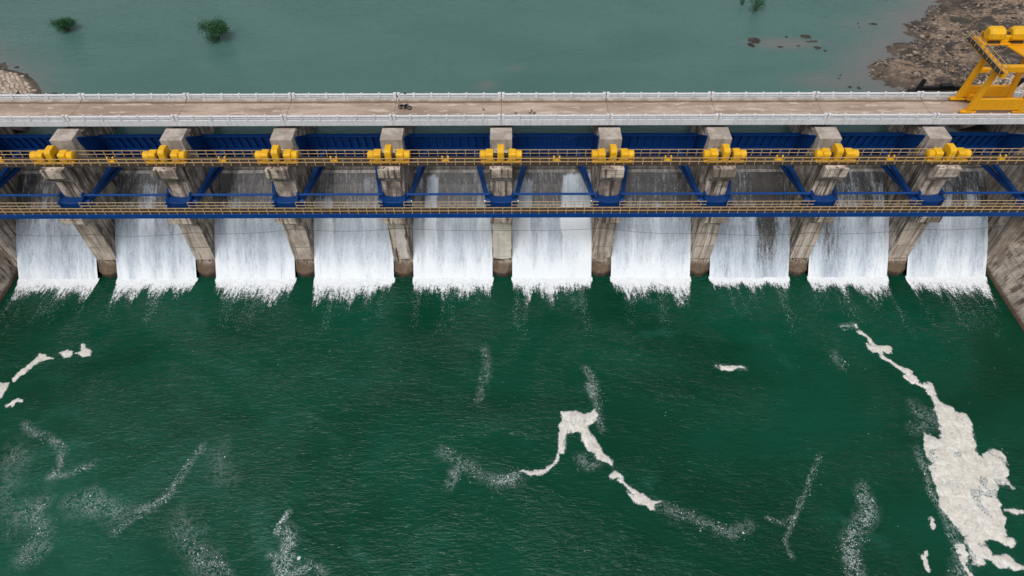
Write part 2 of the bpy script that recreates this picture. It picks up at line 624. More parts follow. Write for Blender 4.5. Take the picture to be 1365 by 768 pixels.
M['stones'] = m_stones('loose_stone', ((.025, .022, .02), (.13, .105, .082), (.34, .27, .21)))
M['riprap'] = m_stones('riprap_stone', ((.36, .27, .21), (.50, .395, .315), (.62, .51, .42)))


def m_leaf():
    t = NT('leaf')
    n = t.noise(t.pos, 1.6, 3, .6)
    c = t.mix(t.ramp(n, .3, .7), (.010, .062, .020), (.030, .135, .040))
    return t.done(c, .55)


M['leaf'] = m_leaf()
M['bark'] = m_paint('bark', (.07, .05, .035), .9, (.1, .08, .06), .5, .5)

# ================================================================== SETTING
D = 15.0                                   # bay spacing
PX = [D * k for k in range(-4, 5)]         # nine free-standing piers
BX = [D * k + 7.5 for k in range(-5, 5)]   # ten bays
HALF = 73.5                                # abutment faces
RES_Z = 15.5

# --- tail water
tw = arr_mesh('tail_water', [(-900, -900, 0), (900, -900, 0), (900, 70.5, 0), (-900, 70.5, 0)], [(0, 1, 2, 3)])
tw.materials.append(M['tail'])
tag(inst('tail_water', tw), kind='structure')

SHORE = [(81.4, 127.8), (82.2, 125.6), (79.7, 122.1), (77.3, 120.1), (74.1, 119.5), (73.8, 117.5), (73.9, 115.6), (72.7, 114.6), (72.7, 112.1), (72.3, 110.7), (70.7, 110.7), (69.4, 110.5), (67.6, 109.7), (66.6, 108.3), (65.5, 107.1), (63.7, 104.8), (62.0, 102.6), (61.4, 101.5), (61.9, 99.9), (62.7, 98.3), (63.3, 96.7), (63.6, 96.1)]
RLAND = SHORE + [(66, 92), (70, 85), (130, 85), (130, 160), (90, 160), (84, 140)]
LLAND = [(-84.5, 105.0), (-83.2, 103.2), (-81.7, 103.3), (-80.7, 102.1), (-79.1, 100.9), (-78.1, 99.2), (-76.9, 98.1), (-75.9, 96.7), (-75.1, 95.8),
         (-73.6, 93), (-73.0, 85), (-130, 85), (-130, 125), (-100, 118), (-91, 110)]


def poly_sd(poly, X, Y):
    """signed distance, positive inside"""
    P = np.array(poly, float)
    Q = np.roll(P, -1, 0)
    dmin = np.full(X.shape, 1e9)
    ins = np.zeros(X.shape, bool)
    for (x0, y0), (x1, y1) in zip(P, Q):
        dx, dy = x1 - x0, y1 - y0
        L = dx * dx + dy * dy + 1e-12
        t = np.clip(((X - x0) * dx + (Y - y0) * dy) / L, 0, 1)
        dmin = np.minimum(dmin, np.hypot(X - x0 - t * dx, Y - y0 - t * dy))
        if y0 != y1:
            c = ((y0 > Y) != (y1 > Y)) & (X < (x1 - x0) * (Y - y0) / (y1 - y0) + x0)
            ins ^= c
    return np.where(ins, dmin, -dmin)


# --- reservoir water with mud in the shallows
gx = np.concatenate([np.linspace(-900, -140, 6), np.arange(-130, 131, 1.5), np.linspace(140, 900, 6)])
gy = np.concatenate([np.arange(83.9, 150, 1.5), np.linspace(155, 1500, 8)])
X, Y = np.meshgrid(gx, gy, indexing='ij')
sdr, sdl = poly_sd(RLAND, X, Y), poly_sd(LLAND, X, Y)
mud = np.maximum(1.05 * np.exp(np.minimum(sdr, 0) / 7.5), .75 * np.exp(np.minimum(sdl, 0) / 6.0))
for cx_, cy_, rx_, ry_, a_ in ((50, 111.5, 9, 2.6, .85), (2.3, 103.8, 2.4, 1.5, .6), (-2.6, 98.3, 2.6, 2.2, .7), (56, 99, 11, 4.5, .8), (67, 118, 9, 4, .6)):
    mud = np.maximum(mud, a_ * np.exp(-(((X - cx_) / rx_) ** 2 + ((Y - cy_) / ry_) ** 2)))
me = arr_mesh('reservoir_water', np.stack([X, Y, np.full(X.shape, RES_Z)], -1).reshape(-1, 3), grid_faces(*X.shape), True, {'mud': mud})
me.materials.append(M['reservoir'])
tag(inst('reservoir_water', me), kind='structure')


# --- banks
def emb(side, X, Y):
    if side > 0:
        d = np.hypot(np.maximum(0, 83 - X), .8 * (Y - 86))
    else:
        d = np.hypot(np.maximum(0, X + 86), .8 * (Y - 86))
    return np.minimum(21.2, 21.3 - .4 * d)


def bank(name, side, land, x0, x1, y0, y1, mat, step=.3):
    X, Y = np.meshgrid(np.arange(x0, x1, step), np.arange(y0, y1, step), indexing='ij')
    sd = poly_sd(land, X, Y)
    n = fbm(X * .35, Y * .45, 3, 5) - .5
    n2 = fbm(X * 1.3, Y * 1.6, 11, 4) - .5
    ridge = 1 - np.abs(fbm(X * .16 + 3, Y * .3, 23, 4) - .5) * 4
    z = RES_Z + np.where(sd > 0, .11 * sd, .30 * sd) + n * (1.1 + .06 * np.clip(sd, 0, 25)) + n2 * .55 + .25 * ridge * sstep(0, 4, sd)
    z = np.maximum(z, RES_Z - 3)
    e = emb(side, X, Y)
    ea = ((e - .10 > z) & (e > 15.9)).astype(float)
    z = np.maximum(z, e - .10)
    me = arr_mesh(name, np.stack([X, Y, z], -1).reshape(-1, 3), grid_faces(*X.shape), False, {'emb': ea})
    me.materials.append(mat)
    return tag(inst(name, me), kind='structure')


def pitching(name, side, x0, x1, parent):
    """dry stone pitching on the embankment cone: one small block per stone, all one mass"""
    V, F = [], []
    base = np.array([(-1, -1, 0), (1, -1, 0), (1, 1, 0), (-1, 1, 0), (-.8, -.8, 1), (.8, -.8, 1), (.8, .8, 1), (-.8, .8, 1)], float)
    q = [(0, 1, 5, 4), (1, 2, 6, 5), (2, 3, 7, 6), (3, 0, 4, 7), (4, 5, 6, 7)]
    r = np.random.default_rng(5)
    j = 0
    for y in np.arange(86.3, 108, .54):
        j += 1
        for x in np.arange(x0, x1, .78):
            xx = x + (j * .37) % .78 + r.uniform(-.16, .16); yy = y + r.uniform(-.14, .14)
            z = float(emb(side, np.array(xx), np.array(yy)))
            if z < 16.0 + r.uniform(-.15, .25): continue
            if side > 0 and xx < 76 and r.random() < .9: continue
            a = r.uniform(-.5, .5)
            s = (r.uniform(.24, .38), r.uniform(.19, .29), r.uniform(.12, .2))
            b = base * s
            b = np.stack([b[:, 0] * math.cos(a) - b[:, 1] * math.sin(a) + xx, b[:, 0] * math.sin(a) + b[:, 1] * math.cos(a) + yy, b[:, 2] + z - .14], -1)
            k = len(V)
            V += b.tolist(); F += [tuple(i + k for i in f) for f in q]
    me = arr_mesh(name, V, F)
    me.materials.append(M['riprap'])
    return tag(inst(name, me, parent), kind='stuff')


rb = bank('right_bank', 1, RLAND, 57, 128, 85.6, 158, M['rockbank'])
pitching('stone_pitching', 1, 70, 104, rb)
lb = bank('left_bank', -1, LLAND, -128, -68, 85.6, 128, M['rockbank'], .35)
pitching('stone_pitching', -1, -104, -73, lb)
for sx in (-1, 1):
    a, b = sorted((sx * 120, sx * 900))
    me = arr_mesh('ground', [(a, 60, 20.4), (b, 60, 20.4), (b, 1500, 20.4), (a, 1500, 20.4)], [(0, 1, 2, 3)])
    me.materials.append(M['earth'])
    tag(inst('ground', me), kind='structure')
    a, b = sorted((sx * 80.4, sx * 900))
    me = arr_mesh('ground', [(a, -900, 17.2), (b, -900, 17.2), (b, 66, 17.2), (a, 66, 17.2)], [(0, 1, 2, 3)])
    me.materials.append(M['earth'])
    tag(inst('ground', me), kind='structure')

# loose boulders on the rocky bank, uncountable
V, F = [], []
r = np.random.default_rng(9)
ico = np.array([(0, 0, 1), (.9, 0, .4), (.28, .85, .4), (-.72, .53, .4), (-.72, -.53, .4), (.28, -.85, .4), (.9, .3, -.4), (-.1, .95, -.4), (-.9, 0, -.4), (-.2, -.9, -.4), (.7, -.65, -.4)])
icf = [(0, 1, 2), (0, 2, 3), (0, 3, 4), (0, 4, 5), (0, 5, 1), (1, 6, 2), (2, 6, 7), (2, 7, 3), (3, 7, 8), (3, 8, 4), (4, 8, 9), (4, 9, 5), (5, 9, 10), (5, 10, 1), (1, 10, 6)]
xs = r.uniform(60, 110, 9000); ys = r.uniform(94, 138, 9000)
sdv = poly_sd(RLAND, xs, ys)
nn = fbm(xs * .35, ys * .45, 3, 5) - .5
for x, y, s_, n_ in zip(xs, ys, sdv, nn):
    if s_ < -.8 or (s_ < .5 and r.random() < .4): continue
    if vnoise(np.array(x * .2), np.array(y * .25), 77) < .38: continue
    z = RES_Z + (.11 * s_ if s_ > 0 else .3 * s_) + n_ * (1.1 + .06 * min(max(s_, 0), 25))
    z = max(z, float(emb(1, np.array(x), np.array(y))) - .1)
    sc = r.uniform(.10, .32) * (1.7 if r.random() < .06 else 1)
    p = ico * r.uniform(.7, 1.2, ico.shape) * sc * np.array([1.2, 1, .7])
    k = len(V)
    V += (p + (x, y, z + .05)).tolist(); F += [tuple(i + k for i in f) for f in icf]
me = arr_mesh('loose_stones', V, F)
me.materials.append(M['stones'])
tag(inst('loose_stones', me), kind='stuff')

# --- spillway chute with a groove below the crest
PROF = [(91, 3), (88, 9.8), (86.2, 11.1), (84.8, 11.55), (83.7, 11.55), (83.0, 11.4), (82.55, 11.24), (82.55, 10.2), (82.1, 10.2), (82.1, 11.04),
        (81.34, 10.62), (80, 9.85), (78.8, 9.05), (77.2, 7.85), (75.64, 6.58), (74.2, 5.3), (72.72, 3.91), (71, 2.05), (69.4, .2), (68, -1.5), (66, -4)]
b = MB()
for bx in BX:
    for (y0, z0), (y1, z1) in zip(PROF[:-1], PROF[1:]):
        b.add([(bx - 6.01, y0, z0), (bx + 6.01, y0, z0), (bx + 6.01, y1, z1), (bx - 6.01, y1, z1)], [(0, 1, 2, 3)])
tag(b.build('spillway_chute', M['crest']), kind='structure')

# --- falling water, one sheet for each bay
cy = np.array([p[0] for p in PROF[9:-1]])[::-1]
cz = np.array([p[1] for p in PROF[9:-1]])[::-1]
STRIPS = {3: [(.0, .25, .25, .5), (.62, .8, .05, .35)], 4: [(.02, .12, .05, .55), (.16, .31, .03, .75), (.82, .98, .10, .4), (.4, .5, .5, .3)],
          5: [(.0, .24, .06, .6), (.62, .99, .0, .85), (.3, .45, .55, .3)], 6: [(.05, .3, .55, .4), (.5, .62, .3, .3)],
          1: [(.3, .5, .12, .4), (.75, .95, .3, .35)], 2: [(.15, .35, .25, .3)], 7: [(.5, .6, .2, .3)], 8: [(.3, .6, .1, .3), (.8, .95, .1, .4)],
          9: [(.4, .55, .15, .35), (.7, .9, .2, .3)], 0: [(.3, .38, .12, .3), (.7, .8, .1, .25)]}
LEVEL = [.64, .66, .71, .74, .76, .78, .76, .60, .66, .66]
for i, bx in enumerate(BX):
    ny, nx = 150, 92
    yy = np.linspace(81.62, 69.3, ny)
    xx = np.linspace(-6.0, 6.0, nx)
    X, Y = np.meshgrid(xx, yy, indexing='ij')
    Z = np.interp(Y, cy, cz)
    u = (X + 6) / 12.0
    t = (82.0 - Y) / 12.7
    wob = .05 * (vnoise(t * 9, X * 0 + i, i) - .5)
    cov = .10 + .28 * sstep(.28, .46, t) + .27 * sstep(.38, .56, t) + .10 * sstep(.50, .75, t) + .30 * sstep(.75, 1.0, t)
    cov = cov * (LEVEL[i] / .72) + .32 * (fbm(X * .8 + 40 * i, Y * .10, 5, 3) - .5)
    for (a, c_, t0, amt) in STRIPS.get(i, []):
        amt *= .72
        jag = t0 + .05 * vnoise(X * 3.2, X * 0 + i, 8)
        m_ = sstep(a - .01, a + .012, u + wob) * (1 - sstep(c_ - .012, c_ + .01, u + wob)) * sstep(jag - .01, jag + .04, t)
        cov += amt * m_ * (1 - .75 * sstep(.42, .75, t))
    if i == 7:
        cov -= .55 * sstep(.52, .62, u) * (1 - sstep(.78, .88, u)) * (1 - .65 * sstep(.5, .95, t))
    if i == 8:
        cov -= .22 * sstep(.1, .2, u) * (1 - sstep(.42, .55, u)) * sstep(.4, .5, t)
    cov += .12 * (sstep(.94, 1, u) + sstep(.06, 0, u)) * sstep(.3, .6, t)
    dep = .045 + .05 * fbm(X * 2.4 + 9 * i, Y * .25, 3, 3) * sstep(.0, .6, t)
    V = np.stack([X, Y + dep * .6 - 69.3, Z + dep * .8], -1)
    me = arr_mesh('falling_water', V.reshape(-1, 3), grid_faces(nx, ny), True, {'foam': cov})
    me.materials.append(M['fall'])
    tag(inst('falling_water', me, None, (bx, 69.3, 0)), kind='structure')

# --- churned white water at the foot of each bay: cells of foam kept where noise says so
for i, bx in enumerate(BX):
    st = .11
    xs = np.arange(-6.25, 6.25, st); ys = np.arange(-.25, 7.6, st)
    X, S = np.meshgrid(xs, ys, indexing='ij')                      # S = metres downstream of the chute foot
    gxw = X + bx
    LL = (2.3 + 4.6 * vnoise(gxw * .8, gxw * 0, 61) ** 1.5 + 2.2 * (vnoise(gxw * .38, gxw * 0, 62) ** 2)) * (.5 + .5 * LEVEL[i])
    LL = LL * (1 - .35 * (i == 7)) * sstep(6.35, 5.5, np.abs(X)) + .15
    LL = LL + .8 * (vnoise(gxw * 2.2, S * .4, 63) - .5)
    den = 1 - S / np.maximum(LL, .05)
    dens = np.clip(den, -.6, 1) * .78 + .12 + .35 * np.exp(-np.maximum(S, 0) / .45)
    keep = (den > -.6) & (np.abs(X) < 6.2)
    hgt = .03 + .26 * np.exp(-np.maximum(S, 0) / .6) * (.6 + .7 * fbm(gxw * 1.6, S * 1.5, 66, 3)) + .04 * np.clip(den, 0, 1) * fbm(gxw * 4, S * 3, 67, 2)
    V = np.stack([X, -S, hgt], -1).reshape(-1, 3)
    Fq = grid_faces(len(xs), len(ys), keep[:-1, :-1])
    used = np.unique(Fq); rm = np.zeros(len(V), int); rm[used] = np.arange(len(used))
    me = arr_mesh('splash_foam', V[used], rm[Fq], True, {'dens': dens.reshape(-1)[used]})
    me.materials.append(M['spray'])
    tag(inst('splash_foam', me, None, (bx, 69.45, 0)), kind='stuff')

# --- bridge deck: slabs between expansion joints, kerb strip upstream
deck = tag(MB().box(-105, 105, 80.6, 84.4, 20.35, 20.94).build('bridge_deck', M['seat']), kind='structure')
sl = MB().box(-7.46, 7.46, 79.75, 85.2, 20.95, 21.70).mesh('deck_slab', M['deck'])
jf = MB().box(-.038, .038, 80.1, 84.1, 21.2, 21.685).mesh('expansion_joint', M['joint'])
kb = MB().box(-7.44, 7.44, 84.12, 84.76, 21.703, 21.85).mesh('kerb', M['head'])
for k in range(-6, 6):
    inst('deck_slab', sl, deck, (D * k + 7.5, 0, 0))
    inst('kerb', kb, deck, (D * k + 7.5, 0, 0))
    inst('expansion_joint', jf, deck, (D * k, 0, 0))

# ================================================================== DAM
# --- piers
def pier_outline(front, w=1.5):
    side = [(w, front), (w, 73.85), (w - .3, 73.85), (w - .3, 74.3), (w, 74.3), (w, 75.1), (w - .35, 75.1), (w - .35, 75.75), (w, 75.75),
            (w, 86.0), (w - .35, 86.0), (w - .35, 86.5), (w, 86.5), (w, 88.2), (w * .75, 89.2), (w * .3, 89.8)]
    return side + [(-x, y) for x, y in reversed(side)]


def make_pier(k):
    lab = [
        'leftmost concrete dam pier, its long right flank showing dark grooves',
        'second concrete dam pier from the left, standing in the white spillway water',
        'third concrete dam pier from the left, brown stained at its foot',
        'fourth concrete dam pier from the left, with a pale strip down its downstream face',
        'middle concrete dam pier, seen straight on with a pale patched downstream face',
        'sixth concrete dam pier from the left, pale face ending in a point at its foot',
        'seventh concrete dam pier from the left, beside the bay with the dark wet band',
        'eighth concrete dam pier from the left, with a white streak down its lower face',
        'rightmost free standing concrete dam pier, its long left flank in view'][k]
    x = PX[k]
    O = (0, 71.45, 0)
    t = thing('dam_pier', (x, 71.45, 0), lab, 'dam pier', 'piers of the dam')
    return t


def pier_parts(t):
    O = (0, 71.45, 0)
    b = MB(O)
    a = pier_outline(71.45)
    b.zprism(a, 2.2, 12.3)
    b.build('lower_shaft', M['pier'], t, bevel=.05)
    b = MB(O)
    top = [(1.497, 71.452), (1.497, 72.4), (1.497, 80), (-1.497, 80), (-1.497, 72.4), (-1.497, 71.452), (-.5, 71.452), (.5, 71.452)]
    bot = [(1.44, 70.55), (1.492, 71.3), (1.49, 80), (-1.49, 80), (-1.492, 71.3), (-1.44, 70.55), (-.45, 69.95), (.45, 69.95)]
    b.loft([[(x, y, -3) for x, y in bot], [(x, y, .9) for x, y in bot], [(x, y, 2.199) for x, y in top]])
    b.build('cutwater', M['pier'], t)
    b = MB(O)
    b.xprism([(71.46, 10.2), (70.4, 10.85), (69.85, 11.25), (69.85, 12.28), (71.46, 12.28)], -1.56, 1.56)
    b.build('lower_corbel', M['pier'], t, bevel=.04)
    b = MB(O)
    b.zprism(pier_outline(73.05), 12.302, 19.35)
    b.build('upper_shaft', M['pier'], t, bevel=.05)
    b = MB(O)
    b.xprism([(73.06, 16.2), (72.2, 17.3), (71.7, 17.9), (71.7, 19.3), (73.06, 19.3)], -1.52, 1.52)
    b.build('upper_corbel', M['pier'], t, bevel=.04)
    b = MB(O)
    b.box(-1.51, 1.51, 76.3, 79.0, 19.352, 20.85)
    b.build('head_block', M['head'], t, bevel=.05)
    b = MB(O)
    b.box(-1.46, 1.46, 79.3, 87.4, 19.352, 20.1)
    b.build('bearing_seat', M['seat'], t)
    for sx in (-.8, .8):
        MB(O).box(sx - .3, sx + .3, 80.8, 81.5, 20.102, 20.345).build('bearing', M['dark'], t)
        MB(O).box(sx - .3, sx + .3, 83.5, 84.2, 20.102, 20.345).build('bearing', M['dark'], t)


piers = []
for k in range(9):
    t = make_pier(k)
    if k == 0:
        pier_parts(t)
    else:
        for ch in piers[0].children:
            clone(ch, None, t)
    piers.append(t)

# pale patches and streaks that mark single piers (thin render coats on the downstream face)
M['patch'] = m_concrete('pale_render', (.80, .75, .65), (.68, .61, .52), (.40, .33, .27), streak=.35, lift=1.15, seed=3)
M['patchw'] = m_concrete('white_streak', (.76, .71, .64), (.64, .58, .52), (.45, .38, .32), streak=.6, lift=40, seed=8)
M['patchl'] = m_concrete('fresh_concrete', (.66, .56, .47), (.42, .345, .28), (.15, .115, .09), streak=.75, lift=5.0, seed=2)


def wavy(x0, x1, z0, z1, seed, amp=.12, point=0.0):
    n = 14
    p = []
    for q in range(n): p.append((x0 + amp * (random.random() - .5), z1 + (z0 - z1) * q / n))
    for q in range(n):
        u_ = q / n
        p.append((x0 + (x1 - x0) * u_, z0 - point * (1 - abs(2 * u_ - 1)) + amp * .6 * (random.random() - .5)))
    for q in range(n): p.append((x1 + amp * (random.random() - .5), z0 + (z1 - z0) * q / n))
    return p


def patch(k, x0, x1, z0, z1, mat, y=71.45, point=0.0, amp=.12):
    random.seed(k * 13 + 5)
    MB((0, 71.45, 0)).yprism(wavy(x0, x1, z0, z1, k, amp, point), y - .02, y + .01).build('render_patch', mat, piers[k])


patch(4, -1.32, 1.34, 2.75, 10.1, M['patch'], point=.35)
patch(3, -.35, .85, 2.6, 10.0, M['patchw'], amp=.25)
patch(5, -1.3, 1.3, 2.9, 10.1, M['patchl'], point=.7, amp=.04)
patch(7, -.2, .12, 2.6, 10.0, M['patchw'], amp=.1)
patch(6, .1, .3, 3.5, 10.0, M['patchw'], amp=.1)
for k in (0, 1, 2, 6, 7, 8):
    patch(k, -1.42, 1.42, 2.5, 9.9, M['patchl'], y=71.462, amp=.05)

# --- abutments and training walls at both ends
for sx, nm in ((-1, 'left'), (1, 'right')):
    t = thing('abutment', (sx * HALF, 71.45, 0), 'stained brown concrete abutment and training wall at the %s end of the spillway' % nm, 'abutment', 'abutments of the dam')
    O = (sx * HALF, 71.45, 0)
    def X_(v): return sx * (HALF + v)
    def pz(prof, z0, z1, name, mat, **kw):
        MB(O).zprism([(X_(x), y) for x, y in prof], z0, z1).build(name, mat, t, **kw)
    pz([(0, 71.45), (0, 73.85), (.3, 73.85), (.3, 74.3), (0, 74.3), (0, 75.1), (.35, 75.1), (.35, 75.75), (0, 75.75), (0, 91), (30, 91), (30, 71.45)], -3, 12.3, 'lower_wall', M['abut'])
    pz([(0, 73.05), (0, 73.85), (.3, 73.85), (.3, 74.3), (0, 74.3), (0, 75.1), (.35, 75.1), (.35, 75.75), (0, 75.75), (0, 91), (30, 91), (30, 73.05)], 12.302, 19.35, 'upper_wall', M['abut'])
    pz([(0, 76.3), (30, 76.3), (30, 79.3), (0, 79.3)], 19.352, 20.85, 'head_block', M['head'])
    pz([(0, 79.302), (30, 79.302), (30, 87.2), (0, 87.2)], 19.352, 20.33, 'bearing_seat', M['seat'])
    pz([(-.03, 69.85), (3, 69.85), (3, 71.452), (-.03, 71.452)], 10.95, 12.28, 'lower_corbel', M['abut'])
    pz([(-.02, 71.7), (3.1, 71.7), (3.1, 73.052), (-.02, 73.052)], 17.6, 19.3, 'upper_corbel', M['abut'])
    # battered training wall in cast panels running downstream
    y1 = 71.44
    n_ = 0
    while y1 > -60:
        y0 = y1 - 6.0
        for (za, zb) in ((-3, 4.6), (4.6, 9.2), (9.2, 13.6), (13.6, 17.25)):
            off = .03 * math.sin(n_ * 7.3 + za)
            b = MB(O)
            g = .03
            def bx_(z): return HALF + max(z, 0) * .42 + off
            b.loft([[(sx * bx_(za), y0 + g, za + g), (sx * bx_(za), y1 - g, za + g), (sx * (bx_(za) + 3.5), y1 - g, za + g), (sx * (bx_(za) + 3.5), y0 + g, za + g)],
                    [(sx * bx_(zb), y0 + g, zb - g), (sx * bx_(zb), y1 - g, zb - g), (sx * (bx_(zb) + 3.5), y1 - g, zb - g), (sx * (bx_(zb) + 3.5), y0 + g, zb - g)]])
            b.build('wall_panel', M['abut'], t)
        y1 = y0; n_ += 1

# --- trunnion girders (blue yokes across the pier fronts)
def trunnion(t):
    O = (0, 72.5, 12.3)
    n = 9
    topz = [13.95 - .38 * math.sin(math.pi * q / (n - 1)) ** .6 if 0 < q < n - 1 else 13.95 for q in range(n)]
    prof = [(-1.48, 12.32)] + [(-1.48 + 2.96 * q / (n - 1), topz[q]) for q in range(n)] + [(1.48, 12.32)]
    MB(O).yprism(prof, 71.65, 73.0).build('yoke', M['blue'], t, bevel=.04)
    for s in (-1, 1):
        MB(O).box(*sorted((s * 1.49, s * 1.62)), 71.55, 73.2, 12.32, 14.0).build('cheek_plate', M['blue'], t)
        b = MB(O).tube([(s * 1.63, 72.5, 13.1), (s * 2.3, 72.5, 13.1)], .46, 14)
        hub = b.build('hub', M['blue'], t, smooth=True)
        MB(O).box(*sorted((s * 1.64, s * 2.2)), 72.0, 73.1, 12.32, 12.62).build('bracket', M['blue'], t)
        MB(O).tube([(s * 2.3, 72.5, 13.1), (s * 2.36, 72.5, 13.1)], .2, 10).build('pin_cap', M['chrome'], hub)


tr0 = None
for k in range(9):
    where = '%s from the left' % ORD[k] if k not in (0, 4, 8) else ('leftmost of the row' if k == 0 else 'rightmost on a free standing pier' if k == 8 else 'on the middle pier, seen straight on')
    lab = 'blue steel trunnion yoke above the lower walkway, ' + where
    t = thing('trunnion_yoke', (PX[k], 72.5, 12.3), lab, 'trunnion yoke', 'blue trunnion yokes')
    if tr0 is None:
        trunnion(t); tr0 = t
    else:
        for ch in tr0.children: clone(ch, None, t)
for s, nm in ((-1, 'left'), (1, 'right')):
    t = thing('trunnion_yoke', (s * 75.0, 72.5, 12.3), 'blue steel trunnion yoke partly cut off at the %s edge, on the abutment' % nm, 'trunnion yoke', 'blue trunnion yokes')
    for ch in tr0.children: clone(ch, None, t)

# --- radial gates
TY, TZ, R = 72.5, 13.1, 10.5
def pol(r, a): return (TY + r * math.cos(math.radians(a)), TZ + r * math.sin(math.radians(a)))


def gate_parts(t):
    O = (0, 83.6, 11.33)
    A = np.linspace(-8.2, 25.4, 14)
    prof = [pol(R, a) for a in A] + [pol(R + .07, a) for a in A[::-1]]
    skin = MB(O).xprism(prof, -5.94, 5.94).build('skin_plate', M['gate_blue'], t)
    rm = MB(O)
    rm.xprism([pol(R - .30, a) for a in A] + [pol(R - .004, a) for a in A[::-1]], -.05, .05)
    rm.xprism([pol(R - .36, a) for a in A] + [pol(R - .304, a) for a in A[::-1]], -.11, .11)
    rme = rm.mesh('rib', M['rib_blue'])
    for q in range(11):
        inst('rib', rme, skin, (-5.8 + 11.6 * q / 10, 0, 0))
    for a in (9.5, 0.0):
        d = .55
        p = [pol(R - .38, a - 1.2), pol(R - .38, a + 1.2), pol(R - .38 - d, a + 1.2), pol(R - .38 - d, a - 1.2)]
        MB(O).xprism(p, -5.9, 5.9).build('girder', M['blue'], t)
    MB(O).xprism([pol(R + .10, 25.45), pol(R + .10, 25.9), pol(R - .42, 25.9), pol(R - .42, 25.45)], -5.95, 5.95).build('top_flange', M['girder_blue'], t)
    web = [(82.3, 16.8), (81.9, 17.55), (77.45, 20.5), (77.55, 19.6), (78.0, 18.0), (78.8, 16.2), (79.8, 14.6), (81.0, 13.4), (82.6, 12.6), (82.85, 14.6)]
    for s in (-1, 1):
        MB(O).xprism(web, *sorted((s * 5.945, s * 5.985))).build('end_web', M['blue'], t)
        MB(O).beam((s * 5.87, 81.6, 17.7), (s * 5.87, 77.5, 20.45), .14, .16).build('end_flange', M['girder_blue'], t)
        hx = s * 5.53
        ends = []
        for a in (11.5, 1.0):
            y, z = pol(R - .75, a)
            e = (s * 3.6, y, z)
            ends.append(e)
            MB(O).beam((hx, TY + .25, TZ + (.12 if a > 0 else -.12)), e, .52, .52).build('arm', M['blue'], t, bevel=.03)
        lt = MB(O)
        for u0, u1 in ((.28, .4), (.55, .42), (.55, .7), (.85, .72)):
            P = [tuple(h + (e - h) * u0 for h, e in zip((hx, TY + .25, TZ + .12), ends[0])), tuple(h + (e - h) * u1 for h, e in zip((hx, TY + .25, TZ - .12), ends[1]))]
            lt.beam(P[0], P[1], .16, .16)
        lt.build('lacing', M['blue'], t)


g0 = None
for i, bx in enumerate(BX):
    lab = 'blue ribbed radial gate with long arms in the %s bay from the left' % ORD[i]
    if i == 0: lab = 'blue ribbed radial gate in the leftmost bay, beside the left abutment'
    if i == 9: lab = 'blue ribbed radial gate in the rightmost bay, below the yellow gantry crane'
    t = thing('radial_gate', (bx, 83.6, 11.33), lab, 'gate', 'radial gates of the dam')
    if g0 is None:
        gate_parts(t); g0 = t
    else:
        for ch in g0.children: clone(ch, None, t)

# --- tie pipes between the yokes
for i, bx in enumerate(BX):
    O = (bx, 72.6, 14.3)
    lab = 'thin blue tie pipe spanning the %s spillway bay from the left' % ORD[i]
    t = thing('tie_pipe', O, lab, 'pipe', 'blue tie pipes')
    if i == 0:
        b0 = MB((0, 72.6, 14.3)).tube([(-5.85, 72.6, 14.3), (5.85, 72.6, 14.3)], .17, 8).mesh('pipe', M['girder_blue'], True)
        f0 = MB((0, 72.6, 14.3)).box(-.12, .12, 72.3, 72.9, 13.7, 14.6).mesh('end_bracket', M['blue'])
    inst('pipe', b0, t)
    inst('end_bracket', f0, t, (-5.9, 0, 0)); inst('end_bracket', f0, t, (5.9, 0, 0))

# --- walkways
def walkway(name, label, y0, y1, z, post_gap, x_end, inner_breaks, girder):
    t = thing(name, (0, (y0 + y1) / 2, z), label, 'walkway')
    O = (0, (y0 + y1) / 2, z)
    span = 15.0
    gm = MB(O)
    dk = MB(O).box(-7.47, 7.47, y0 + .06, y1 - .06, z - .06, z).mesh('grating', M['grate'])
    gb = MB(O)
    if girder:
        gb.box(-7.49, 7.49, y0 - .14, y0 + .05, z - .62, z + .04)
        gmat = M['girder_blue']
    else:
        gb.box(-7.49, 7.49, y0 - .05, y0 + .05, z - .14, z + .03)
        gmat = M['grate']
    gme = gb.mesh('edge_girder', gmat)
    gi = MB(O).box(-7.49, 7.49, y1 - .05, y1 + .05, z - .14, z + .04).mesh('edge_girder', M['blue'] if girder else M['grate'])
    cr = MB(O).box(-.06, .06, y0 + .06, y1 - .06, z - .25, z - .062).mesh('cross_bearer', M['grate'])
    po = MB(O).box(-.05, .05, y0 - .04, y0 + .04, z + .05, z + 1.12).mesh('post', M['rail'])
    pi = MB(O).box(-.045, .045, y1 - .035, y1 + .035, z + .05, z + 1.12).mesh('post', M['rail'])
    rails = {}
    for hz in (.55, 1.12):
        rails[hz] = MB(O).box(-7.5, 7.5, y0 - .045, y0 + .045, z + hz - .04, z + hz + .04).mesh('handrail', M['rail'])
    L = 12.0 if inner_breaks else 15.0
    ir = {}
    for hz in (.55, 1.12):
        ir[hz] = MB(O).box(-L / 2, L / 2, y1 - .035, y1 + .035, z + hz - .03, z + hz + .03).mesh('handrail', M['palerail'] if girder else M['rail'])
    for bx in BX + [-82.5, 82.5]:
        inst('grating', dk, t, (bx, 0, 0)); inst('edge_girder', gme, t, (bx, 0, 0)); inst('edge_girder', gi, t, (bx, 0, 0))
        for hz in (.55, 1.12):
            inst('handrail', rails[hz], t, (bx, 0, 0)); inst('handrail', ir[hz], t, (bx, 0, 0))
        n = int(round(15 / post_gap))
        for q in range(n):
            xo = -7.5 + 15 * q / n + .2
            inst('post', po, t, (bx + xo, 0, 0))
            if inner_breaks and abs(xo) > 6.1: continue
            inst('post', pi, t, (bx + xo, 0, 0))
        for q in range(5):
            inst('cross_bearer', cr, t, (bx - 6 + 3 * q, 0, 0))
    return t


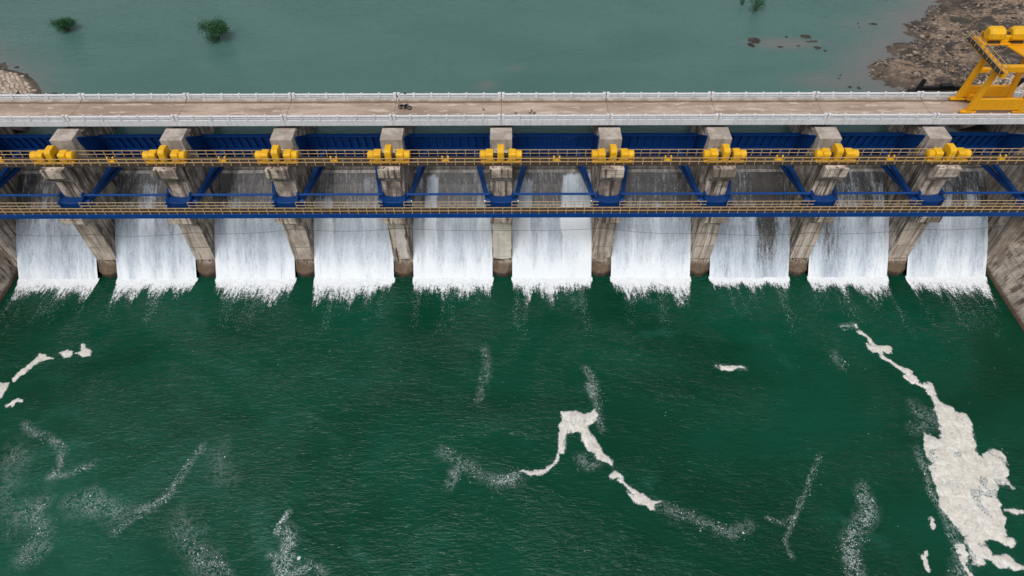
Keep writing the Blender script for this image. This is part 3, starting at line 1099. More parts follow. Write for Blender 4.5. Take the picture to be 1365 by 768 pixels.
walkway('hoist_walkway', 'upper tan railed walkway passing under the yellow hoists along the pier tops', 72.55, 74.4, 19.40, 1.25, 90, False, False)
walkway('trunnion_walkway', 'lower tan railed walkway on a bright blue girder along the pier fronts', 70.0, 71.2, 12.98, 1.30, 90, True, True)

# --- hoists
def hoist_parts(t):
    O = (0, 73.6, 19.4)
    MB(O).box(-2.7, 2.7, 72.9, 74.3, 19.405, 19.68).build('base_frame', M['yellow'], t, bevel=.03)
    def rr(y0, y1, z0, z1, r):
        p = [(y0, z0), (y1, z0)]
        for k in range(6): a = math.pi / 2 * k / 5; p.append((y1 - r + r * math.cos(a), z1 - r + r * math.sin(a)))
        for k in range(6): a = math.pi / 2 + math.pi / 2 * k / 5; p.append((y0 + r + r * math.cos(a), z1 - r + r * math.sin(a)))
        return p
    MB(O).xprism(rr(72.75, 74.6, 19.69, 21.55, .5), -.43, .43).build('gear_case', M['yellow'], t, bevel=.05)
    for s in (-1, 1):
        MB(O).xprism(rr(72.9, 74.3, 19.69, 20.95, .3), *sorted((s * 1.02, s * 2.0))).build('motor_cover', M['yellow'], t, bevel=.06)
        MB(O).tube([(s * 2.01, 73.6, 20.3), (s * 2.1, 73.6, 20.3), (s * 2.75, 73.6, 20.3), (s * 2.86, 73.6, 20.3)], [.55, .62, .62, .46], 18).build('drum', M['yellow'], t, smooth=True)
        MB(O).tube([(s * .44, 73.6, 20.3), (s * 1.01, 73.6, 20.3)], .28, 12).build('coupling', M['grate'], t, smooth=True)
        b = MB(O)
        b.box(*sorted((s * .55, s * .85)), 73.1, 74.1, 19.69, 20.0)
        b.build('brake', M['dark'], t)


h0 = None
for k in range(9):
    w = ['leftmost of the nine', 'second from the left', 'third from the left', 'fourth from the left, in front of the motorcycle', 'on the middle pier, seen straight on',
         'sixth from the left', 'seventh from the left', 'eighth from the left', 'rightmost of the nine, nearest the gantry crane'][k]
    t = thing('gate_hoist', (PX[k], 73.6, 19.4), 'yellow gate hoist on the upper walkway, ' + w, 'hoist', 'yellow gate hoists')
    if h0 is None:
        hoist_parts(t); h0 = t
    else:
        for ch in h0.children: clone(ch, None, t)

# line shaft with a yellow bearing in the middle of every bay
s0 = None
for i, bx in enumerate(BX):
    t = thing('line_shaft', (bx, 73.6, 19.4), 'brown drive shaft with small yellow bearing on upper walkway, %s bay from the left' % ORD[i], 'drive shaft', 'drive shafts between the hoists')
    if s0 is None:
        O = (0, 73.6, 19.4)
        MB(O).tube([(-4.62, 73.6, 20.0), (4.62, 73.6, 20.0)], .07, 8).build('shaft', M['grate'], t, smooth=True)
        MB(O).box(-.5, .5, 73.35, 73.85, 19.405, 19.5).build('bearing_foot', M['yellow'], t)
        for s in (-1, 1):
            MB(O).xprism([(73.42, 19.502), (73.78, 19.502), (73.78, 20.0), (73.7, 20.12), (73.5, 20.12), (73.42, 20.0)], s * .38 - .1, s * .38 + .1).build('bearing_block', M['yellow'], t, bevel=.03)
        MB(O).tube([(-.22, 73.6, 20.0), (.22, 73.6, 20.0)], .12, 12).build('coupling', M['grate'], t, smooth=True)
        s0 = t
    else:
        for ch in s0.children: clone(ch, None, t)

# --- white parapets
def parapet(name, label, yc, zfoot):
    t = thing(name, (0, yc, 20.9), label, 'parapet')
    O = (0, yc, 20.9)
    post = MB(O).box(-.14, .14, yc - .20, yc + .20, 21.72, 22.52).mesh('post', M['white'], bevel=.03)
    big = MB(O).box(-.2, .2, yc - .22, yc + .22, 21.72, 22.56).mesh('post', M['white'], bevel=.03)
    rl = MB(O).box(-7.28, 7.28, yc - .15, yc + .15, 22.26, 22.42).mesh('top_rail', M['white'], bevel=.03)
    ml = MB(O).box(-7.28, 7.28, yc - .11, yc + .11, 21.96, 22.10).mesh('mid_rail', M['white'], bevel=.02)
    ft = MB(O).box(-7.485, 7.485, yc - .17, yc + .17, zfoot, 21.80).mesh('foot_beam', M['white'], bevel=.03)
    for k in range(-6, 6):
        x = D * k + 7.5
        inst('top_rail', rl, t, (x, 0, 0)); inst('mid_rail', ml, t, (x, 0, 0)); inst('foot_beam', ft, t, (x, 0, 0))
        inst('post', big, t, (x - 7.23, 0, 0)); inst('post', big, t, (x + 7.23, 0, 0))
        for q in range(1, 6):
            inst('post', post, t, (x - 7.5 + 2.5 * q, 0, 0))
    return t


parapet('parapet', 'white concrete parapet along the downstream edge of the bridge deck, above the piers', 79.62, 20.86)
parapet('parapet', 'white concrete parapet along the upstream edge of the bridge deck, against the reservoir', 84.98, 21.702)

# ================================================================== GANTRY CRANE
def crane():
    O = (68.9, 82.4, 21.7)
    t = thing('gantry_crane', O, 'tall yellow gantry crane straddling the bridge deck at the right end', 'crane')
    yf, yb, xl, xr = 80.75, 84.0, 65.35, 72.5
    for x in (xl, xr):
        for y in (yf, yb):
            b = MB(O)
            b.loft([[(x + (.75 if x < 69 else -.75) * (z > 25) + sx * w, y + sy * d, z) for sx, sy in ((-1, -1), (1, -1), (1, 1), (-1, 1))] for z, w, d in ((22.25, .33, .28), (28.2, .33, .30))])
            leg = b.build('leg', M['crane'], t, bevel=.03)
            bog = MB(O).box(x - 1.05, x + 1.05, y - .3, y + .3, 21.95, 22.24).build('bogie', M['crane'], t, bevel=.04)
            for wx in (-.6, .6):
                MB(O).tube([(x + wx, y - .12, 21.94), (x + wx, y + .12, 21.94)], .235, 14).build('wheel', M['dark'], bog, smooth=True)
    for y in (yf, yb):
        MB(O).box(xl + .36, xr - .36, y - .22, y + .22, 22.45, 24.15).build('sill_beam', M['crane'], t, bevel=.03)
    xl, xr = xl + .75, xr - .75
    MB(O).box(xl + .285, xr - .285, yf - .35, yf + .35, 28.3, 29.1).build('cross_beam', M['crane'], t, bevel=.03)
    for x in (xl, xr):
        MB(O).box(x - .28, x + .28, yf - 1.7, yb + 4.2, 28.203, 29.15).build('side_beam', M['crane'], t, bevel=.03)
    MB(O).box(xl + .282, xr - .282, yb + 3.6, yb + 4.1, 28.3, 29.1).build('cross_beam', M['crane'], t, bevel=.03)
    # triangular gusset on the right side, and platform plate under the winch
    MB(O).zprism([(xr - .3, yb + 2.1), (xr - .3, yb - 1.6), (xr - 1.0, yb - 1.6), (xr - 2.2, yb + 2.1)], 28.95, 29.12).build('gusset', M['crane'], t)
    MB(O).zprism([(xr - .3, yf + .4), (xr - .3, yf + 2.0), (xr - 1.6, yf + .4)], 28.96, 29.13).build('gusset', M['crane'], t)
    MB(O).box(xl - .25, xr + .4, yb + 1.9, yb + 4.15, 29.155, 29.27).build('winch_floor', M['crane'], t)
    for xc in (67.75, 70.9):
        h = MB(O)
        n = 8
        def ring(x, r): return [(x, yb + 2.9 + r * math.cos(math.pi * 2 * (k + .5) / n), 30.32 + r * math.sin(math.pi * 2 * (k + .5) / n)) for k in range(n)]
        h.loft([ring(xc - 1.15, .72), ring(xc - .85, 1.0), ring(xc + .75, 1.0), ring(xc + 1.1, .72)])
        h.build('winch_housing', M['yellow'], t, bevel=.04)
        MB(O).box(xc - .8, xc + .8, yb + 2.1, yb + 3.7, 29.272, 29.5).build('winch_foot', M['grate'], t)
    MB(O).box(68.75, 69.85, yb + 2.4, yb + 3.4, 29.272, 30.25, .08).build('gear_case', M['yellow'], t)
    MB(O).tube([(68.6, yb + 2.9, 30.3), (70.0, yb + 2.9, 30.3)], .25, 12).build('coupling', M['grate'], t, smooth=True)
    # service walkways on both sides of the top frame, dark grating and thin rails
    for x0, x1 in ((xl - 1.05, xl - .30), (xr + .30, xr + 1.05)):
        g = MB(O).box(x0, x1, yf - 1.7, yb + 4.2, 28.95, 29.05).build('walkway_grating', M['dark'], t)
        for x in (x0 + .03, x1 - .03):
            b = MB(O)
            for z in (29.6, 30.1): b.box(x - .035, x + .035, yf - 1.9, yb + 4.2, z - .035, z + .035)
            b.build('handrail', M['rail'], t)
            for q in range(9):
                y = yf - 1.87 + q * (yb - yf + 6.04) / 8
                MB(O).box(x - .03, x + .03, y - .03, y + .03, 29.052, 30.06).build('post', M['rail'], t)
    MB(O).box(xl + .5, xr - .5, yb + 3.98, yb + 4.12, 29.272, 30.1).build('guard_rail', M['rail'], t)
    MB(O).box(66.3, 68.2, yb - .9, yb - .32, 22.2, 23.1, .08).build('control_cabinet', M['crane'], t)
    # hook block hanging under the frame
    for x in (68.2, 69.6):
        MB(O).tube([(x, yb + 2.9, 29.2), (x, yb + 2.9, 25.2)], .03, 6).build('rope', M['dark'], t)
    MB(O).box(67.9, 69.9, yb + 2.6, yb + 3.2, 24.5, 25.2, .08).build('hook_block', M['crane'], t)
    t.location.x -= .45
    return t


crane()

# black lifting beam lying across the upstream pier heads of the last bay
t = thing('lifting_beam', (67.6, 88.1, 19.36), 'long black steel lifting beam with upturned ends behind the upstream parapet', 'beam')
O = (67.6, 88.1, 19.36)
MB(O).box(61.2, 75.6, 87.85, 88.35, 20.86, 21.5).build('beam', M['black'], t, bevel=.03)
MB(O).box(60.2, 61.6, 87.75, 88.45, 19.357, 20.855).build('support', M['black'], t)
MB(O).box(74.2, 75.4, 87.75, 88.45, 19.357, 20.855).build('support', M['black'], t)
MB(O).beam((61.5, 88.1, 21.4), (61.75, 88.1, 22.6), .5, .45).build('end_arm', M['black'], t)
MB(O).beam((75.3, 88.1, 21.2), (76.2, 88.1, 22.7), .5, .45).build('end_arm', M['black'], t)
MB(O).box(64.5, 66.3, 87.7, 88.5, 21.503, 21.8, .05).build('lug', M['black'], t)

# ================================================================== MOTORCYCLE AND RIDER
def motorcycle():
    O = (-13.55, 82.15, 21.70)
    t = thing('motorcycle', O, 'black motorcycle parked on its stand in the middle of the bridge deck', 'motorcycle')
    t.rotation_euler = (0, 0, math.radians(-6))
    P = (0, 0, 0)
    for x in (-.64, .66):
        w = MB(P)
        n = 18
        rings = []
        for k in range(n + 1):
            a = 2 * math.pi * k / n
            rings.append([(x + (.30 + .062 * math.cos(b_)) * math.cos(a), .055 * math.sin(b_), .31 + (.24 + .062 * math.cos(b_) + .008) * math.sin(a) * 1.0 if False else .31 + (.25 + .06 * math.cos(b_)) * math.sin(a)) for b_ in [2 * math.pi * q / 8 for q in range(8)]])
        for rg in rings:
            for q, (vx, vy, vz) in enumerate(rg): rg[q] = (x + (vx - x) * .25 / .30, vy, vz)
        w.loft(rings, cap=False)
        ty = w.build('wheel', M['rubber'], t, smooth=True)
        rim = MB(P)
        for k in range(5):
            a = 2 * math.pi * k / 5
            rim.beam((x, 0, .31), (x + .21 * math.cos(a), 0, .31 + .21 * math.sin(a)), .035, .03)
        rim.tube([(x, -.06, .31), (x, .06, .31)], .05, 10)
        rim.build('rim', M['chrome'], ty)
    MB(P).loft([[(x, -w, z0), (x, w, z0), (x, w * .8, z1), (x, -w * .8, z1)] for x, w, z0, z1 in ((-.62, .06, .66, .72), (-.35, .12, .60, .76), (.02, .12, .58, .74), (.06, .10, .58, .72))]).build('seat', M['rubber'], t, smooth=True)
    MB(P).loft([[(x, -w, z0), (x, w, z0), (x, w * .6, z1), (x, -w * .6, z1)] for x, w, z0, z1 in ((.03, .10, .60, .78), (.16, .15, .58, .90), (.36, .14, .60, .90), (.47, .07, .66, .82))]).build('fuel_tank', M['bluetank'], t, smooth=True)
    MB(P).box(-.08, .30, -.13, .13, .24, .56, .04).build('engine', M['dark'], t)
    MB(P).tube([(.2, .17, .34), (-.1, .19, .26), (-.72, .19, .33)], [.035, .04, .06], 10).build('exhaust', M['chrome'], t, smooth=True)
    for s in (-1, 1):
        MB(P).tube([(.66, s * .085, .31), (.47, s * .085, .86)], .028, 8).build('fork', M['chrome'], t, smooth=True)
        MB(P).tube([(-.64, s * .1, .31), (-.3, s * .1, .62)], .03, 8).build('shock_absorber', M['dark'], t)
        MB(P).tube([(.40, s * .30, 1.04), (.36, s * .33, 1.18)], .012, 6).build('mirror_stem', M['dark'], t)
        MB(P).box(.33, .36, s * .34 - .06, s * .34 + .06, 1.16, 1.24).build('mirror', M['chrome'], t)
    MB(P).tube([(.34, -.36, 1.0), (.46, -.2, 1.02), (.47, .2, 1.02), (.34, .36, 1.0)], .018, 8).build('handlebar', M['dark'], t, smooth=True)
    MB(P).tube([(.52, 0, .88), (.62, 0, .87), (.66, 0, .87)], [.06, .10, .08], 14).build('headlight', M['chrome'], t, smooth=True)
    MB(P).loft([[(.66 + .31 * math.cos(a) * k_, y, .31 + .31 * math.sin(a) * k_) for y, k_ in ((-.07, 1.08), (.07, 1.08), (.07, 1.12), (-.07, 1.12))] for a in [math.radians(v) for v in (10, 45, 80, 115, 150)]]).build('front_fender', M['black'], t)
    MB(P).loft([[(-.64 + .31 * math.cos(a) * k_, y, .31 + .31 * math.sin(a) * k_) for y, k_ in ((-.08, 1.12), (.08, 1.12), (.08, 1.16), (-.08, 1.16))] for a in [math.radians(v) for v in (40, 80, 120, 165)]]).build('rear_fender', M['black'], t)
    MB(P).box(-.74, -.70, -.08, .08, .60, .70).build('tail_light', NT('red_lens').done((.35, .01, .01), .3), t)
    MB(P).beam((0, -.14, .25), (-.06, -.36, .01), .03, .03).build('side_stand', M['dark'], t)
    return t


motorcycle()


def skinned(name, verts, edges, radii, root=0, sub=1):
    me = bpy.data.meshes.new(name)
    me.from_pydata(verts, edges, [])
    o = bpy.data.objects.new(name, me)
    COL.objects.link(o)
    sk = o.modifiers.new('skin', 'SKIN')
    sk.use_smooth_shade = True
    ss = o.modifiers.new('sub', 'SUBSURF'); ss.levels = sub; ss.render_levels = sub
    for i, r_ in enumerate(radii):
        v = me.skin_vertices[0].data[i]
        v.radius = r_ if isinstance(r_, tuple) else (r_, r_)
        v.use_root = (i == root)
    dg = bpy.context.evaluated_depsgraph_get()
    dg.update()
    out = bpy.data.meshes.new_from_object(o.evaluated_get(dg))
    bpy.data.objects.remove(o, do_unlink=True)
    bpy.data.meshes.remove(me)
    return out


def person():
    O = (-14.55, 82.95, 21.70)
    t = thing('person', O, 'person in a white shirt and pale trousers standing behind the motorcycle', 'person', rz=math.radians(200))
    # local: facing +Y, pelvis first
    V = [(0, 0, .92), (0, -.01, 1.08), (0, 0, 1.28), (0, .0, 1.42), (0, .02, 1.50), (0, .03, 1.58), (0, .03, 1.66)]
    Rr = [(.14, .11), (.135, .10), (.155, .11), (.12, .09), (.055, .055), (.085, .09), (.075, .085)]
    E = [(0, 1), (1, 2), (2, 3), (3, 4), (4, 5), (5, 6)]
    def chain(start, pts, rs):
        p = start
        for v, q in zip(pts, rs):
            V.append(v); Rr.append(q); E.append((p, len(V) - 1)); p = len(V) - 1
        return p
    for s in (-1, 1):
        chain(0, [(s * .10, 0, .84), (s * .12, .03 + .03 * s, .48), (s * .12, .0 + .05 * s, .09), (s * .13, .15 + .05 * s, .045)], [.095, .062, .045, (.045, .035)])
        hd = chain(3, [(s * .19, 0, 1.40), (s * .25, .02, 1.12), (s * .20, .22, 1.00), (s * .185, .28, .985)], [.062, .048, .036, (.034, .02)])
        for q in range(4):
            fx = s * (.160 + .017 * q)
            chain(hd, [(fx, .335 + .006 * (q in (1, 2)), .975), (fx, .36, .945)], [.0095, .008])
        chain(hd, [(s * .15, .30, .985), (s * .14, .325, .97)], [.011, .009])
    me = skinned('body', V, E, Rr, 0, 1)
    for m_ in ('skin', 'shirt', 'trousers', 'rubber'): me.materials.append(M[m_])
    for p in me.polygons:
        c = p.center
        arm = abs(c.x) > .15 and c.z < 1.46
        if c.z > 1.46: k = 0
        elif c.z < .085: k = 3
        elif c.z < .95 and c.y < .2: k = 2
        elif arm and (c.y > .1 or c.z < 1.15): k = 0
        else: k = 1
        p.material_index = k
    inst('body', me, t)
    # hair cap and face
    h = MB()
    rings = []
    for k in range(5):
        a = math.radians(-8 + 98 * k / 4)
        rings.append([(.112 * math.cos(a) * math.cos(b_), .012 + .120 * math.cos(a) * math.sin(b_), 1.645 + .125 * math.sin(a)) for b_ in [2 * math.pi * q / 12 for q in range(12)]])
    h.loft(rings).build('hair', M['hair'], t, smooth=True)
    f = MB()
    f.add([(-.015, .125, 1.60), (.015, .125, 1.60), (0, .15, 1.595), (0, .122, 1.635)], [(0, 1, 2), (1, 3, 2), (3, 0, 2)])
    f.build('nose', M['skin'], t)
    for s in (-1, 1):
        MB().tube([(s * .035, .112, 1.625), (s * .035, .124, 1.625)], .012, 8).build('eye', M['hair'], t)
        MB().box(*sorted((s * .088, s * .105)), .01, .045, 1.585, 1.645).build('ear', M['skin'], t)
    MB().box(-.025, .025, .112, .124, 1.555, 1.563).build('mouth', M['grate'], t)
    return t


person()

# black helmet left on the upstream parapet
b = MB((-13.75, 84.98, 22.40))
rings = []
for k in range(6):
    a = math.radians(-35 + 125 * k / 5)
    rings.append([(-13.75 + .15 * math.cos(a) * math.cos(q), 84.98 + .13 * math.cos(a) * math.sin(q), 22.50 + .15 * math.sin(a)) for q in [2 * math.pi * j / 14 for j in range(14)]])
b.loft(rings)
o = b.build('helmet', M['black'], None, (-13.75, 84.98, 22.40), smooth=True)
tag(o, 'small black helmet resting on the upstream white parapet near the motorcycle', 'helmet')


# black birds on the deck
def bird(x, y, rz, label):
    t = thing('bird', (x, y, 21.70), label, 'bird', 'black birds on the deck', rz)
    t.scale = (.7, .7, .7)
    rings = []
    for yy, r_, z in ((-.22, .02, .25), (-.12, .075, .24), (.0, .105, .25), (.1, .095, .29), (.17, .06, .35), (.21, .055, .40), (.26, .04, .41), (.29, .012, .405)):
        rings.append([(r_ * math.cos(q), yy, z + r_ * 1.05 * math.sin(q)) for q in [2 * math.pi * j / 10 for j in range(10)]])
    MB().loft(rings).build('body', M['black'], t, smooth=True)
    MB().loft([[(-.05, -.18, .25), (.05, -.18, .25), (.05, -.18, .22), (-.05, -.18, .22)], [(-.07, -.42, .20), (.07, -.42, .20), (.07, -.42, .185), (-.07, -.42, .185)]]).build('tail', M['black'], t)
    MB().tube([(0, .28, .405), (0, .36, .39)], [.02, .004], 6).build('beak', M['dark'], t)
    for s in (-1, 1):
        MB().tube([(s * .04, .01, .17), (s * .045, .02, .0)], .01, 5).build('leg', M['dark'], t)
        MB().loft([[(s * .10, .08, .33), (s * .118, .08, .25), (s * .10, .05, .2), (s * .085, .05, .3)], [(s * .06, -.3, .26), (s * .07, -.3, .23), (s * .06, -.3, .2), (s * .05, -.3, .24)]]).build('wing', M['black'], t)
    return t


bird(-2.5, 81.9, .8, 'single black bird on the deck left of the middle expansion joint')
bird(2.0, 80.95, 2.4, 'single black bird by the downstream parapet just right of the middle joint')
bird(4.25, 81.6, .3, 'rearmost black bird in the cluster of three on the deck')
bird(4.0, 81.0, 1.9, 'left front black bird in the cluster of three on the deck')
bird(4.65, 81.02, -1.1, 'right front black bird in the cluster of three on the deck')

# ================================================================== FOAM ON THE TAIL WATER
FOAM = {
    'chain':[(50.6,60.5),(50.9,60.6),(50.7,59.6),(51.5,59.0),(52.0,58.0),(52.2,56.9),(53.2,56.7),(54.6,56.6),(54.1,55.4),(53.4,55.6),(52.8,55.7),(52.6,55.1),(53.5,54.4),(54.1,53.5),(55.3,52.8),(56.0,52.2),(56.0,51.0),(55.8,50.4),(56.7,50.4),(57.5,50.5),(57.7,49.7),(57.6,48.7),(57.2,48.4),(57.5,47.6),(58.4,47.2),(58.9,46.1),(60.0,45.6),(60.1,44.7),(59.6,42.7),(57.8,43.6),(57.4,44.5),(56.9,45.6),(56.6,46.8),(56.7,48.0),(56.3,49.2),(56.5,49.7),(55.7,50.0),(54.7,50.7),(54.3,51.3),(54.5,51.7),(55.0,51.4),(53.8,53.2),(53.0,54.1),(52.4,54.6),(52.2,55.6),(51.4,55.8),(51.0,56.5),(51.3,57.1),(51.7,56.7),(51.5,58.2),(50.6,59.1)],
    'raft':[(56.8,47.9),(57.7,47.5),(59.0,46.5),(59.0,45.7),(60.1,45.6),(60.2,44.4),(59.6,42.7),(59.3,41.2),(58.8,40.0),(59.4,39.6),(60.0,40.3),(61.2,40.7),(62.1,40.3),(62.3,39.2),(61.7,37.5),(61.1,36.8),(61.2,35.7),(59.8,35.8),(59.2,35.5),(58.8,34.2),(58.5,33.1),(58.4,32.0),(57.9,30.6),(57.4,29.8),(57.8,29.8),(58.3,29.7),(58.1,28.9),(57.3,28.5),(56.6,29.1),(55.5,29.4),(54.9,29.1),(54.9,28.4),(55.1,27.6),(55.9,27.6),(56.5,27.8),(57.0,26.9),(57.9,26.5),(58.7,26.3),(58.5,25.9),(56.3,26.1),(55.0,26.3),(54.4,27.1),(53.8,27.3),(53.8,26.9),(53.0,26.4),(52.2,26.6),(52.1,27.5),(52.5,28.5),(52.5,30.0),(52.2,31.2),(51.6,32.5),(51.6,33.7),(51.8,35.0),(52.0,36.4),(52.3,38.1),(52.6,40.2),(53.4,42.3),(53.6,43.0),(54.3,42.5),(55.0,42.3),(55.7,42.9),(56.3,45.7)],
    'wish':[(7.7,46.3),(9.7,46.4),(10.6,45.9),(11.5,46.2),(12.1,46.6),(12.6,45.7),(12.0,44.7),(11.0,44.0),(11.5,42.8),(12.5,41.0),(12.6,40.4),(13.7,39.3),(13.8,38.6),(12.7,39.1),(11.6,39.8),(10.8,40.9),(10.1,42.2),(10.2,43.2),(9.6,43.3),(8.9,43.1),(8.4,42.8),(8.2,41.4),(7.8,40.3),(7.3,40.4),(6.9,39.1),(6.0,38.2),(4.8,37.4),(3.4,37.5),(2.3,38.0),(2.6,38.2),(3.7,37.9),(4.9,38.1),(6.2,38.8),(6.9,39.8),(7.2,40.6),(7.3,42.3),(7.4,44.4),(7.9,45.0)],
    'tail':[(13.2,37.3),(13.8,37.9),(14.4,37.6),(14.7,37.2),(14.7,36.7),(15.4,35.9),(16.5,35.2),(17.4,34.6),(17.7,34.1),(19.0,34.1),(18.2,33.9),(18.0,33.1),(17.5,33.1),(17.1,33.6),(16.3,33.7),(15.7,34.1),(15.1,35.2),(15.7,34.9),(14.9,36.1),(14.1,36.7),(14.6,37.0),(14.2,37.1),(13.4,36.9)],
    'l1':[(-68.2,50.1),(-67.3,50.9),(-66.2,51.0),(-65.9,49.8),(-66.1,48.4),(-66.7,47.0)],
    'l2':[(-66.1,51.6),(-65.5,52.7),(-64.7,54.2),(-64.2,55.7),(-63.4,55.5),(-62.1,55.0),(-63.6,54.3),(-64.2,53.4),(-65.1,51.9),(-65.5,51.1)],
    'l3':[(-61.5,55.9),(-60.8,56.4),(-59.7,56.0),(-59.6,55.2),(-60.5,55.0)],
    'l4':[(-59.5,55.7),(-58.6,56.1),(-59.0,57.4),(-58.6,57.3),(-58.2,56.6),(-57.3,56.3),(-56.9,55.3),(-58.0,55.2),(-58.6,55.6)],
    'l5':[(-64.8,47.5),(-64.2,48.1),(-63.4,48.5),(-63.0,48.1),(-63.8,47.7),(-64.3,46.9)],
    'bar':[(29.4,53.5),(31.4,53.5),(33.1,53.1),(31.3,52.6),(30.0,52.9)],
    'r1':[(49.6,32.0),(50.0,31.8),(49.6,30.6),(49.3,31.1)],
    'r2':[(46.7,27.8),(47.7,28.3),(47.4,27.4),(47.6,26.1),(47.0,26.0),(47.0,27.1)],
    'r3':[(51.3,29.1),(52.3,28.8),(51.9,27.4),(51.5,25.4),(51.0,25.9),(51.1,27.4)],
    'r4':[(58.9,32.8),(60.0,33.0),(61.0,32.7),(60.9,32.4),(59.7,32.4)],
}
STROKES = [
    ([(39.3,39.9),(36.8,35.7),(34.2,32.1),(32.3,31.5),(30.9,32.1)],0.45,16),
    ([(34.2,32.1),(32.2,29.5),(32.5,27.4)],0.35,10),
    ([(43.1,35.3),(43.5,33.4),(41.2,30.5),(39.3,29.0),(38.9,24.9)],1.3,40),
    ([(18.1,33.8),(22.0,32.1),(26.4,30.2),(28.5,31.2)],1.0,14),
    ([(19.9,32.7),(22.4,31.8),(26.0,30.3)],0.35,16),
    ([(-7.3,41.1),(-4.3,38.3),(-0.7,36.8),(2.5,37.2)],1.4,14),
    ([(-6.1,37.6),(-5.1,38.6),(-6.2,36.4)],0.9,22),
    ([(0.1,36.8),(1.9,37.2),(2.1,37.8)],0.7,60),
    ([(-2.5,56.4),(-2.1,53.2),(-3.4,47.9)],0.9,10),
    ([(11.4,53.2),(12.6,49.6),(12.4,45.0),(12.9,43.7)],0.8,18),
    ([(11.7,50.2),(12.3,48.6)],0.9,45),
    ([(-24.7,32.9),(-25.3,31.8),(-25.7,30.3)],0.35,60),
    ([(-24.6,30.7),(-23.7,29.5),(-23.7,28.4),(-23.7,25.9)],1.1,36),
    ([(-25.7,27.9),(-24.7,27.8),(-24.7,26.5)],0.7,22),
    ([(-22.1,26.7),(-20.9,26.9),(-19.5,25.9)],0.8,22),
    ([(-22.6,26.1),(-21.7,26.5)],0.9,40),
    ([(-34.5,27.8),(-32.9,26.9),(-30.9,25.7)],1.3,22),
    ([(-31.2,27.3),(-29.8,25.9)],1.0,14),
    ([(-61.0,44.6),(-57.3,42.7),(-54.7,41.3),(-54.1,39.0),(-54.8,37.0)],0.8,14),
    ([(-50.1,38.9),(-52.6,37.8),(-54.5,37.2)],0.7,16),
    ([(-37.3,41.4),(-39.7,34.8),(-44.3,30.4)],0.8,13),
    ([(-39.7,34.8),(-41.2,33.9),(-42.7,33.0)],0.5,22),
    ([(-54.0,34.3),(-54.4,32.0),(-51.9,31.5),(-52.7,28.0)],2.0,16),
    ([(-49.4,34.6),(-46.2,33.2),(-44.6,32.3)],2.2,12),
    ([(-35.1,40.4),(-33.2,36.9)],2.0,5),
    ([(-37.6,32.3),(-34.1,28.0),(-32.4,26.3)],2.4,9),
    ([(48.4,60.0),(50.7,60.4)],0.6,30),
    ([(53.9,46.6),(55.6,44.9),(53.0,43.3)],1.5,9),
    ([(52.0,40.6),(51.0,34.8),(51.7,32.0)],0.7,18),
    ([(52.1,31.1),(51.6,27.3),(50.0,25.4)],1.1,22),
    ([(29.3,53.3),(33.1,53.0)],0.6,22),
    ([(9.5,39.6),(10.3,38.6),(11.3,38.9)],1.2,12),
    ([(46.0,55.6),(46.7,53.1)],1.0,8),
    ([(-60.0,41.0),(-58.5,35.1),(-54.4,31.0)],3.0,5),
]


def foam_mesh(polys, thick=.16, st=.11, ragged=.35, holes=.0, seed=0):
    P = np.array([p for q in polys for p in q])
    x0, y0 = P.min(0) - .8; x1, y1 = P.max(0) + .8
    xs = np.arange(x0, x1, st); ys = np.arange(y0, y1, st)
    X, Y = np.meshgrid(xs, ys, indexing='ij')
    wx = X + ragged * 1.3 * (fbm(X * 1.1, Y * 1.1, seed + 1, 3) - .5); wy = Y + ragged * 1.3 * (fbm(X * 1.1, Y * 1.1, seed + 2, 3) - .5)
    sd = np.full(X.shape, -9.)
    for q in polys: sd = np.maximum(sd, poly_sd(q, wx, wy))
    sd = sd + ragged * (fbm(X * 2.6, Y * 2.6, seed + 3, 3) - .52)
    hl = fbm(X * .55, Y * .55, seed + 4, 4)
    rnd = np.random.default_rng(seed + 100).random(X.shape)
    lace = np.abs(fbm(X * 1.9, Y * 1.9, seed + 8, 3) - .5)
    keep = sd > -.5
    dens = sstep(-.34, .36, sd)
    if holes:
        dens = dens * (1 - .50 * sstep(1 - holes, 1 - holes + .10, hl))
    fold = np.abs(fbm(X * .45 + .4 * Y, Y * .5, seed + 6, 4) - .5)
    h = .02 + thick * np.sqrt(np.clip(sd, 0, 1)) * (.75 + .5 * fbm(X * 1.4, Y * 1.4, seed + 7, 3)) - .10 * np.exp(-(fold / .012) ** 2) * sstep(.1, .6, sd)
    h = np.maximum(h, .015)
    V = np.stack([X, Y, h], -1).reshape(-1, 3)
    Fq = grid_faces(len(xs), len(ys), keep[:-1, :-1])
    used = np.unique(Fq); rm = np.zeros(len(V), int); rm[used] = np.arange(len(used))
    V = V[used]
    c = V.mean(0); c[2] = 0
    me = arr_mesh('foam_patch', V - c, rm[Fq], True, {'dens': dens.reshape(-1)[used]})
    me.materials.append(M['foam'])
    return me, tuple(c)


def foam(keys, label, **kw):
    me, c = foam_mesh([FOAM[k] for k in keys], **kw)
    tag(inst('foam_patch', me, None, c), label, 'foam', 'foam patches on the tail water')


